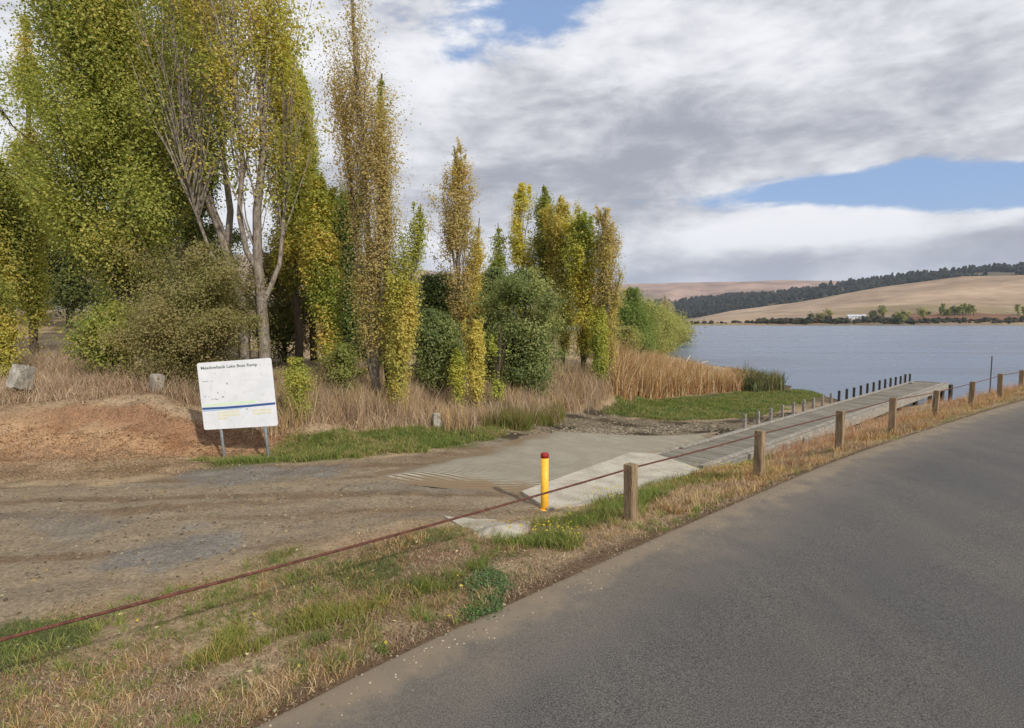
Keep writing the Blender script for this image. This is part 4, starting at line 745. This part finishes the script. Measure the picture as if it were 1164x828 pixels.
# ------------------------------------------------------------------ sign
sb1 = gp(249, 514); Ys = sb1[1]; sb2 = at(304, 513, Ys+.05); xc = .5*(at(268, 448, Ys)[0]); cx_ = at(268.5, 448, Ys)
W_ = 90/F*Ys; Hs = 77.5/F*Ys; e = empty('information_sign', (cx_[0]+.15, Ys, sb1[2]), 'large white information sign on two galvanised posts leaning left by the gravel', 'sign'); e.rotation_euler = (0, -math.radians(4.5), math.radians(-6))
cz = float(cx_[2]-sb1[2])
m, t, b = mat('sign_face'); 
def rounded(w, h, r, y, th, sh=0):
    mb = MB(); P = []
    for (sx_, sz_, a0) in ((1, 1, 0), (-1, 1, 90), (-1, -1, 180), (1, -1, 270)):
        for k in range(5): a = math.radians(a0+k*22.5); P.append((sx_*(w/2-r)+r*math.cos(a), sz_*(h/2-r)+r*math.sin(a)))
    b_ = mb.b; A_ = [b_.verts.new((x, y, z)) for x, z in P]; B2 = [b_.verts.new((x, y+th, z)) for x, z in P]; b_.faces.new(A_); b_.faces.new(B2[::-1])
    for k in range(len(P)): j = (k+1) % len(P); b_.faces.new((A_[k], B2[k], B2[j], A_[j]))
    return mb
bd = rounded(W_, Hs, .05, 0, .012).build('panel', M['board'], e); bd.location = (0, -.05, cz); bd.rotation_euler = (0, math.radians(.2), 0)
for nm, xx in (('post', -W_*.29), ('post', W_*.31)): MB().tube([(xx, 0, -.5), (xx, 0, cz+Hs*.42)], .032, 16).build(nm, M['galv'], e, True)
for xx in (-W_*.29, W_*.31):
    for zz in (cz-Hs*.3, cz+Hs*.3): MB().box((xx, -.024, zz), (.10, .03, .03)).build('bracket', M['galv'], e)
inkd = plain('ink_dark', L(98, 110, 102)); inkg = plain('ink_grey', L(165, 170, 172)); blue = plain('sign_blue', L(62, 92, 146)); lblue = plain('sign_sky', L(150, 186, 214)); grn = plain('sign_green', L(212, 230, 198)); tan_ = plain('sign_tan', L(222, 218, 192)); off = plain('sign_off', L(240, 240, 238))
def onface(name, mb, mt): o = mb.build(name, mt, bd); return o
def face_text(txt, x, z, size, mt, name='lettering', width=None):
    cu = bpy.data.curves.new('t', 'FONT'); cu.body = txt; cu.size = size; cu.extrude = .0006; cu.offset = size*.014; ob = bpy.data.objects.new('t', cu); COL.objects.link(ob); dg = bpy.context.evaluated_depsgraph_get(); me = bpy.data.meshes.new_from_object(ob.evaluated_get(dg)); bpy.data.objects.remove(ob)
    xs = [v.co.x for v in me.vertices]; w0 = max(xs)-min(xs); kx = (width/w0) if width else 1
    for v in me.vertices: v.co = Vector((x+v.co.x*kx, -.0022-v.co.z, z+v.co.y))
    me.name = name; return link(name, me, mt, bd)
face_text('Meadowbank Lake Boat Ramp', -W_*.455, Hs*.40, .095, inkd, width=W_*.76)
def fband(name, pts, y, mt):                                      # flat printed shape on the panel
    mb = MB(); b_ = mb.b; A_ = [b_.verts.new((x*W_, y, z*Hs)) for x, z in pts]; B2 = [b_.verts.new((x*W_, -.0002, z*Hs)) for x, z in pts]; b_.faces.new(A_); n = len(A_)
    for k in range(n): j = (k+1) % n; b_.faces.new((A_[k], B2[k], B2[j], A_[j]))
    return onface(name, mb, mt)
fband('blue_band', [(-.495, -.20), (-.2, -.205), (.1, -.20), (.495, -.185), (.495, -.152), (.1, -.165), (-.2, -.17), (-.495, -.165)], -.0014, blue)
fband('green_band', [(-.46, -.155), (.25, -.145), (.25, -.10), (-.2, -.115), (-.46, -.12)], -.0012, grn)
fband('sky_band', [(-.495, -.225), (-.2, -.222), (.05, -.215), (.05, -.207), (-.2, -.212), (-.495, -.207)], -.0013, lblue)
RNs = random.Random(3)
for (x0, x1, z, h_) in ((-.455, -.37, .215, .012), (-.34, -.31, .214, .008), (-.455, -.42, -.01, .01), (-.39, -.37, -.012, .008), (-.27, -.25, .03, .02), (-.13, -.11, .155, .03), (-.21, -.18, -.035, .024), (-.36, -.28, -.05, .008), (-.30, -.26, -.06, .01), (.10, .12, -.235, .02)): fband('printed_line', [(x0, z), (x1, z), (x1, z+h_), (x0, z+h_)], -.0011, inkg)
for r_ in range(3):
    for (x0, x1) in ((-.30, .03), (.18, .46)):
        if r_ < 2 or x0 < 0: fband('printed_line', [(x0, -.27-.045*r_), (x1-RNs.uniform(0, .05)-(.16 if r_ == 2 else 0), -.268-.045*r_), (x1-.03-(.16 if r_ == 2 else 0), -.238-.045*r_), (x0, -.24-.045*r_)], -.0010, tan_)

# ------------------------------------------------------------------ concrete blocks, stump, star picket, dead branches
def rough_block(name, label, cat, px, py, wpx, hpx, Y, tilt, seed, mt='blockconc', dep=.6):
    w_ = wpx/F*Y; h_ = hpx/F*Y; p = at(px, py, Y); b_ = bmesh.new(); bmesh.ops.create_cube(b_, size=1); bmesh.ops.subdivide_edges(b_, edges=b_.edges, cuts=5, use_grid_fill=True); r = random.Random(seed)
    for v in b_.verts:
        c = v.co; k = 1-.16*(max(abs(c.x), abs(c.y), abs(c.z))*2*(c.length/.5)-1)*.5; c *= k; c.x *= w_*(1-.22*(c.z)); c.y *= w_*dep; c.z *= h_*1.25; c += Vector((r.uniform(-1, 1), r.uniform(-1, 1), r.uniform(-1, 1)))*.035*w_
    bmesh.ops.recalc_face_normals(b_, faces=b_.faces); me = bpy.data.meshes.new(name); b_.to_mesh(me); b_.free()
    o = link(name, me, M[mt]); o.location = (p[0], p[1], p[2]+h_*.42); o.rotation_euler = (.1, tilt, .5+seed); tag(o, label, cat, 'concrete blocks on the bank')
rough_block('concrete_block', 'tilted pale grey concrete block on the bank at far left', 'concrete block', 25, 438, 20, 22, 14.6, .25, 1)
rough_block('concrete_block', 'small upright concrete block on the bank between olive shrub and sign', 'concrete block', 178, 447, 13, 21, 15.0, -.12, 2, dep=.9)
rough_block('concrete_block', 'grey stump like block half buried in dry weeds right of the orange poplar', 'concrete block', 497, 490, 9, 20, 15.6, .05, 3)
pk = at(1140, 440, 22.6); e = empty('steel_picket', (pk[0], pk[1]+.6, -.35), 'thin dark steel picket standing behind the far fence posts', 'picket')
zt = float(at(1140, 405, pk[1]+.6)[2])+.35; mb = MB(); mb.box((0, 0, zt/2-.2), (.045, .008, zt+.4)); mb.box((0, .016, zt/2-.2), (.008, .03, zt+.4)); mb.build('shaft', M['wood_dark'], e)
def branchy(name, label, segs): 
    b0 = np.array(segs[0][0][0]); e = empty(name, b0, label, 'dead branch', 'bleached branches at the water edge')
    for P, r in segs: MB().tube([np.array(q)-b0 for q in P], r, 7).build('limb', M['deadwood'], e, True)
branchy('dead_branch', 'bleached dead branch slanting out of the water left of the other', [([at(774, 419, 50), at(779, 413, 50), at(785, 403.5, 50)], [.09, .07, .03]), ([at(778, 414, 50), at(775, 407, 50.4)], [.05, .02])])
branchy('dead_branch', 'longer bleached dead branch lying low over the reed tops', [([at(792, 418, 47), at(798, 413, 47), at(805, 410.5, 47)], [.10, .08, .03]), ([at(797, 414, 47), at(790, 412, 47.2)], [.05, .02])])

# ------------------------------------------------------------------ ground cover
def blades(P, h, wd, lean, col, rng, seg=2):
    """curved blades: 2 quads each"""
    n = len(P); th = rng.uniform(0, 2*np.pi, n); d = np.stack([np.cos(th), np.sin(th), np.zeros(n)], 1); s = np.stack([-np.sin(th), np.cos(th), np.zeros(n)], 1)
    th2 = rng.uniform(0, 2*np.pi, n); s = np.stack([np.cos(th2), np.sin(th2), np.zeros(n)], 1); l = lean[:, None]*h[:, None]; w_ = wd[:, None]*.5; up = np.array([0, 0, 1.])
    a = P; m_ = P+up*(h*.55)[:, None]+d*l*.35; tt = P+up*(h*np.sqrt(np.clip(1-lean**2*.5, .2, 1)))[:, None]+d*l
    V = np.stack([a-s*w_, a+s*w_, m_+s*w_*.8, m_-s*w_*.8, tt+s*w_*.15, tt-s*w_*.15], 1).reshape(-1, 3); i = np.arange(n)[:, None]*6
    Q = np.concatenate([i+np.array([0, 1, 2, 3]), i+np.array([3, 2, 4, 5])]); cc = np.repeat(col, 6, 0); return V, Q, cc
def scatter(poly, n, rng, fn=None, jit=1.1, fall=1.25):
    """n points inside a zone with a ragged rim, thinning with distance from the road"""
    lo = poly.min(0)-.3; hi = poly.max(0)+.3; X = []; Y = []; got = 0; dn = max(3.0, np.hypot(*poly.T).min())
    for _ in range(400):
        m_ = 200000; x = rng.uniform(lo[0], hi[0], m_); y = rng.uniform(lo[1], hi[1], m_); k = rng.random(m_) < np.minimum(1, (dn/np.hypot(x, y)))**fall; x = x[k]; y = y[k]
        k = inpoly(poly, x+(fbm(x*1.4, y*1.4, 4, 71)-.5)*jit+rng.normal(size=len(x))*.05, y+(fbm(x*1.4+7, y*1.4, 4, 72)-.5)*jit+rng.normal(size=len(x))*.05); X.append(x[k]); Y.append(y[k]); got += int(k.sum())
        if got >= n: break
    x = np.concatenate(X)[:n]; y = np.concatenate(Y)[:n]
    if fn is not None: k = fn(x, y); x = x[k]; y = y[k]
    return x, y
def cover(name, label, cat, parts, mt='grass'):
    V = []; Q = []; C = []; o = 0
    for v, q, c in parts: V.append(v); Q.append(q+o); C.append(c); o += len(v)
    return tag(link(name, npmesh(name, np.concatenate(V), np.concatenate(Q), np.concatenate(C)), M[mt]), label, cat, kind='stuff')
def grassfield(poly, n, h, wd, pal, seed, lean=(.2, .8), thr=None, scale=.8, tuft=0, k=1.0):
    rng = np.random.default_rng(seed); 
    def fn(x, y):
        d = fbm(x*scale, y*scale, 3, seed+90); keep = rng.random(len(x)) < (sstep(thr[0], thr[1], d) if thr else 1)
        return keep
    x, y = scatter(poly, n, rng, fn)
    if tuft > 0:                                                  # gather blades into tufts
        m_ = len(x); x0 = np.repeat(x, tuft); y0 = np.repeat(y, tuft); sg = h[1]*.16; x = x0+rng.normal(size=m_*tuft)*sg; y = y0+rng.normal(size=m_*tuft)*sg; hs = np.repeat(rng.uniform(.55, 1.15, m_), tuft)
    else: hs = 1.0
    z = hz_fn(x, y); ok = (z > WATER-.05) & (roadside(x, y) > .12); x, y, z = x[ok], y[ok], z[ok]; hs = hs[ok] if tuft > 0 else 1.0; n = len(x)
    hh = rng.uniform(h[0], h[1], n)*hs*(.6+.8*fbm(x*.9, y*.9, 3, seed+3)); ww = wd*rng.uniform(.6, 1.4, n); ln = rng.uniform(lean[0], lean[1], n)
    pal = np.array(pal); f = np.clip((fbm(x*1.1, y*1.1, 3, seed+7)-.5)*2.2+.5+rng.normal(size=n)*.22, 0, .999); col = pal[(f*len(pal)).astype(int)]*rng.uniform(.75, 1.2, n)[:, None]*k
    return blades(np.stack([x, y, z-.01], 1), hh, ww, ln, col, rng)
DRY = [L(190, 166, 138), L(166, 140, 116), L(206, 186, 156), L(150, 126, 104), L(178, 150, 124)]
STRAW = [L(196, 168, 120), L(176, 140, 92), L(160, 116, 76), L(206, 182, 140)]
GRN = [L(116, 128, 62), L(132, 140, 72), L(98, 112, 56), L(152, 150, 86), L(160, 146, 98)]
DGR = [L(96, 122, 58), L(78, 104, 52), L(116, 134, 66)]
MIXV = [L(120, 128, 62), L(170, 150, 100), L(150, 124, 88), L(136, 136, 70), L(182, 160, 118)]
REED = [L(190, 150, 104), L(206, 172, 128), L(168, 126, 86), L(148, 134, 84), L(222, 200, 164), L(134, 100, 72)]
ALLD = zone([(-260, 505), (0, 505), (215, 500), (240, 512), (330, 508), (400, 494), (470, 494), (560, 487), (600, 487), (640, 470), (700, 452), (760, 447), (770, 440), (690, 434), (600, 430), (480, 430), (400, 428), (300, 434), (200, 436), (60, 420), (-260, 420)])
BANKTOP = zone([(-260, 466), (0, 462), (100, 458), (205, 460), (235, 470), (340, 492), (400, 492), (560, 486), (600, 484), (640, 468), (700, 450), (690, 434), (600, 430), (480, 430), (400, 425), (300, 430), (200, 430), (60, 410), (-260, 410)])
SLOPE = zone([(310, 500), (345, 480), (350, 440), (560, 438), (700, 434), (715, 448), (640, 470), (600, 484), (480, 490), (400, 492), (340, 502)])
P_ = []
P_.append(grassfield(BANKTOP, 60000, (.12, .42), .014, DRY, 301, (.3, 1.0), (.30, .5)))
P_.append(grassfield(BANKTOP, 4200, (.3, .75), .012, DRY, 302, (.15, .7), (.40, .6), tuft=14))
P_.append(grassfield(SLOPE, 2600, (.45, 1.05), .013, DRY+STRAW[:1], 303, (.1, .6), (.34, .55), tuft=16))
P_.append(grassfield(Z_RED, 420, (.05, .18), .008, DRY, 304, (.3, 1.1), (.40, .62), tuft=14)); P_.append(grassfield(Z_RED, 5000, (.03, .10), .008, DRY, 305, (.5, 1.3), (.44, .66)))
cover('dry_grass', 'matted dry pinkish grass and weeds covering the bank', 'dry grass', P_)
P_ = [grassfield(Z_GRN1, 42000, (.05, .16), .012, GRN, 311, (.2, .9), (.25, .42)), grassfield(Z_GRN1, 500, (.1, .24), .014, GRN, 312, (.2, .9), tuft=14)]
cover('green_grass', 'fresh green grass strip along the foot of the bank', 'grass', P_)
cover('lakeside_turf', 'flat bright green turf shelf between the reeds and the jetty', 'grass', [grassfield(Z_SHELF, 60000, (.05, .15), .022, GRN+DGR[:1], 321, (.2, .9), (.28, .42))])
# verge between lot and asphalt
V_ALL = zone([(-350, 900), (-350, 840), (0, 712), (200, 660), (330, 630), (430, 610), (520, 598), (600, 590), (700, 574), (800, 541), (880, 520), (960, 500), (1030, 474), (1090, 458), (1164, 440), (1300, 412), (1400, 420), (1300, 430), (1164, 458), (1000, 510), (830, 580), (640, 665), (300, 830), (100, 950)])
P_ = [grassfield(V_ALL, 150000, (.015, .075), .005, MIXV+DRY+DRY, 331, (.6, 1.4), (.34, .56), 1.3), grassfield(V_ALL, 5200, (.05, .14), .005, MIXV+STRAW, 332, (.4, 1.2), (.42, .62), 1.4, tuft=14), grassfield(V_ALL, 1500, (.06, .16), .006, [L(124, 140, 66), L(104, 124, 56), L(150, 152, 80)], 333, (.3, 1.1), (.46, .62), .9, tuft=18)]
P_ += [grassfield(Z, 9000, (.02, .07), .006, [L(112, 122, 68), L(96, 108, 62), L(134, 134, 84)], 335+i, (.3, 1.0), (.3, .5), 2.0) for i, Z in enumerate((Z_V1, Z_V2))]
P_ += [grassfield(Z_V5, 12000, (.04, .15), .006, [L(138, 142, 66), L(170, 152, 88), L(112, 124, 58)], 339, (.3, 1.0), (.40, .6), 2.0)]
cover('verge_grass', 'patchy dry and green grass on the roadside verge', 'grass', P_)
P_ = [grassfield(Z_V4, 20000, (.06, .20), .008, [L(118, 130, 62), L(138, 146, 72), L(102, 116, 56), L(164, 158, 88), L(176, 156, 110)], 341, (.2, .9), (.34, .56), 1.2)]
cover('verge_weeds', 'lush green weeds around the first fence post', 'weeds', P_)
RV = zone([(735, 572), (800, 541), (880, 522), (960, 500), (1030, 474), (1090, 458), (1164, 440), (1300, 412), (1400, 415), (1300, 424), (1164, 450), (1030, 492), (950, 520), (860, 558), (760, 592)])
RB = zone([(880, 520), (930, 497), (1000, 476), (1045, 463), (1100, 452), (1164, 438), (1200, 434), (1164, 446), (1030, 484), (950, 508), (880, 530)])
P_ = [grassfield(RV, 60000, (.04, .16), .009, STRAW+DRY[:2], 351, (.2, .9), (.30, .5), 1.5), grassfield(RV, 3000, (.08, .22), .009, STRAW, 352, (.1, .7), (.38, .55), 1.3, tuft=14), grassfield(RB, 420, (.15, .40), .011, [L(196, 152, 118), L(182, 136, 104), L(204, 170, 136)], 353, (.1, .6), tuft=14)]
cover('roadside_dry_grass', 'orange dry grass along the fence and beside the jetty', 'dry grass', P_)
# reeds
RD = zone([(700, 452), (720, 450), (800, 448), (862, 444), (868, 441), (850, 436), (800, 432), (740, 430), (690, 434)])
def reedfield(poly, n, h, pal, seed, wd=.026):
    rng = np.random.default_rng(seed); x, y = scatter(poly, n, rng); z = np.maximum(hbase(x, y), WATER-.1); n = len(x); px = 582+F*x/(y)
    hh = np.interp(px, [690, 720, 760, 800, 840, 870], [2.5, 2.3, 1.8, 1.5, 1.2, .8])*rng.uniform(h[0], h[1], n)*(.45+1.05*fbm(x*.8, y*.8, 3, 5)); pal = np.array(pal); col = pal[rng.integers(0, len(pal), n)]*rng.uniform(.7, 1.2, n)[:, None]*1.12
    return blades(np.stack([x, y, z-.05], 1), hh, wd*rng.uniform(.6, 1.5, n), rng.uniform(.02, .75, n)**1.3, col, rng)
cover('reeds', 'tall orange brown reeds standing at the lake edge behind the green turf', 'reeds', [reedfield(RD, 30000, (.45, 1.05), REED, 361)])
RG = zone([(842, 446), (868, 447), (890, 445), (884, 438), (862, 434), (845, 438)])
cover('green_rushes', 'dark green rushes at the right end of the reeds', 'rushes', [reedfield(RG, 1500, (.6, 1.4), [L(80, 90, 56), L(66, 76, 48), L(110, 114, 70), L(140, 124, 84)], 362, .04)])
# spiky rushes at the foot of the slope
RS = zone([(555, 485), (570, 476), (620, 472), (640, 470), (630, 482), (590, 490)]); cover('sedge_tussocks', 'brown green sedge tussocks at the foot of the slope near the ramp', 'sedge', [grassfield(RS, 500, (.25, .6), .012, [L(126, 122, 62), L(104, 112, 52), L(150, 132, 84)], 371, (.1, .8), tuft=22)])
# clover patch by the asphalt, daisies, litter, pebbles
def flecks(poly, n, size, pal, seed, dz=(.0, .02), thr=None, scale=1.0, up=1.2, k=.85, rsmin=.05):
    rng = np.random.default_rng(seed); fn = (lambda x, y: rng.random(len(x)) < sstep(thr[0], thr[1], fbm(x*scale, y*scale, 3, seed))) if thr else None
    x, y = scatter(poly, n, rng, fn); z = hz_fn(x, y); ok = (z > WATER) & (roadside(x, y) > rsmin); x, y, z = x[ok], y[ok], z[ok]; n = len(x); C = np.stack([x, y, z+rng.uniform(dz[0], dz[1], n)], 1)
    V, Q = leaf_quads(C, size*rng.uniform(.6, 1.4, n), rng, up); pal = np.array(pal); col = pal[rng.integers(0, len(pal), n)]*rng.uniform(.75, 1.25, n)[:, None]*k; return V, Q, np.repeat(col, 4, 0)
CL = np.array([gp(*p)[:2] for p in ((530, 660), (560, 648), (592, 650), (598, 672), (590, 690), (560, 702), (535, 694))])
cover('clover', 'dense patch of small leaved green clover at the asphalt edge', 'clover', [flecks(CL, 5000, .016, [L(98, 128, 76), L(84, 112, 66), L(118, 142, 84)], 381, (.0, .045), (.30, .50), 2.2, up=.8, rsmin=-.1), flecks(V_ALL, 16000, .016, [L(98, 128, 66), L(80, 110, 58)], 382, (.0, .035), (.56, .66), 1.3, up=.8)])
cover('daisies', 'small yellow flowers in the green weeds by the first fence post', 'flowers', [flecks(Z_V4, 900, .026, [L(250, 226, 60), L(240, 210, 40)], 383, (.16, .26), (.45, .6), 1.2, 2.5, 1.0), flecks(V_ALL, 260, .026, [L(238, 226, 170), L(240, 220, 90)], 384, (.02, .08), None, 1.2, 2.5, 1.0)], 'leaf')
cover('fallen_leaves', 'dead leaves and plant litter scattered over the bank and verge', 'leaf litter', [flecks(V_ALL, 60000, .016, DRY+[L(120, 84, 62), L(200, 186, 160)], 385, (.0, .015), (.35, .6), 1.5), flecks(Z_RED, 9000, .032, [L(190, 148, 110), L(214, 184, 144), L(150, 112, 86), L(200, 166, 128)], 386, (.0, .02)),
    flecks(ALLD, 24000, .04, DRY, 387, (.0, .03)), flecks(zone([(-200, 548), (0, 550), (200, 540), (300, 526), (210, 508), (0, 516), (-200, 520)]), 10000, .026, [L(190, 164, 138), L(176, 148, 122), L(160, 134, 110), L(204, 182, 156)], 388, (.0, .02)), flecks(Z_LOT, 1500, .03, [L(206, 180, 120), L(180, 160, 130), L(140, 110, 80)], 389, (.0, .01))], 'leaf')
def rocks(poly, n, s, seed, pal, thr=None):
    rng = np.random.default_rng(seed); x, y = scatter(poly, n, rng, (lambda x, y: fbm(x*1.5, y*1.5, 3, seed) > thr) if thr else None); z = hz_fn(x, y); n = len(x); R = s*rng.uniform(.4, 1.5, n)**1.3; pal = np.array(pal)
    return blobs(np.stack([x, y, z-R*.25], 1), R, R*1.1, rng, .10, pal[rng.integers(0, len(pal), n)]*rng.uniform(.8, 1.2, n)[:, None]*.85)
PB = zone([(620, 494), (660, 488), (700, 485), (790, 484), (830, 485), (808, 489), (700, 493), (640, 497)])
RK = [L(138, 126, 104), L(120, 108, 88), L(156, 144, 122), L(98, 88, 72)]
M['rockcol'] = leafmat('rock_surface', 0.0, .9)
for n_, lb, prt in (('pebbles', 'pale pebbles washed up beside the boat ramp', [rocks(PB, 4200, .026, 391, RK), rocks(PB, 30, .06, 395, RK)]), ('mud_stones', 'scattered stones on the dark mud by the turf shelf', [rocks(Z_MUD, 900, .03, 392, RK)]), ('gravel', 'loose gravel chips on the dirt lot', [rocks(Z_LOT, 3200, .014, 393, RK, .5), rocks(V_ALL, 900, .012, 394, RK)])):
    cover(n_, lb, 'stones', prt, 'rockcol')

rng = np.random.default_rng(431); n = 4200; sg = RE[(np.hypot(RE[:, 0], RE[:, 1]) < 26)]; ii = rng.integers(0, len(sg)-1, n); tt = rng.random(n)[:, None]; Pq = sg[ii]*(1-tt)+sg[ii+1]*tt; Tn = sg[ii+1]-sg[ii]; Tn /= np.linalg.norm(Tn, axis=1)[:, None]
off = rng.normal(size=n)*.16-.10; Pq = Pq+np.stack([Tn[:, 1], -Tn[:, 0]], 1)*(-off)[:, None]*-1*-1; rs_ = roadside(Pq[:, 0], Pq[:, 1]); Rr = .0055*rng.uniform(.4, 1.7, n)
V, Q, cc = blobs(np.stack([Pq[:, 0], Pq[:, 1], np.where(rs_ < .1, .001, hz_fn(Pq[:, 0], Pq[:, 1]))], 1), Rr, Rr, rng, .15, np.array(RK)[rng.integers(0, 4, n)]*1.25)
tag(link('edge_grit', npmesh('edge_grit', V, Q, cc), M['rockcol']), 'loose grit and chips spilled along the asphalt edge', 'grit', kind='stuff')

# ------------------------------------------------------------------ air
mh = bpy.data.materials.new('air_haze'); mh.use_nodes = True; mh.node_tree.nodes.clear(); th = NT(mh.node_tree)
pvn = th.new('ShaderNodeVolumePrincipled'); pvn.inputs['Density'].default_value = .00007; pvn.inputs['Color'].default_value = (.80, .87, 1, 1); oh = th.new('ShaderNodeOutputMaterial'); th.l.new(pvn.outputs[0], oh.inputs['Volume'])
tag(MB().box((0, 2400, 248), (15000, 12000, 508)).build('haze', mh), kind='stuff')
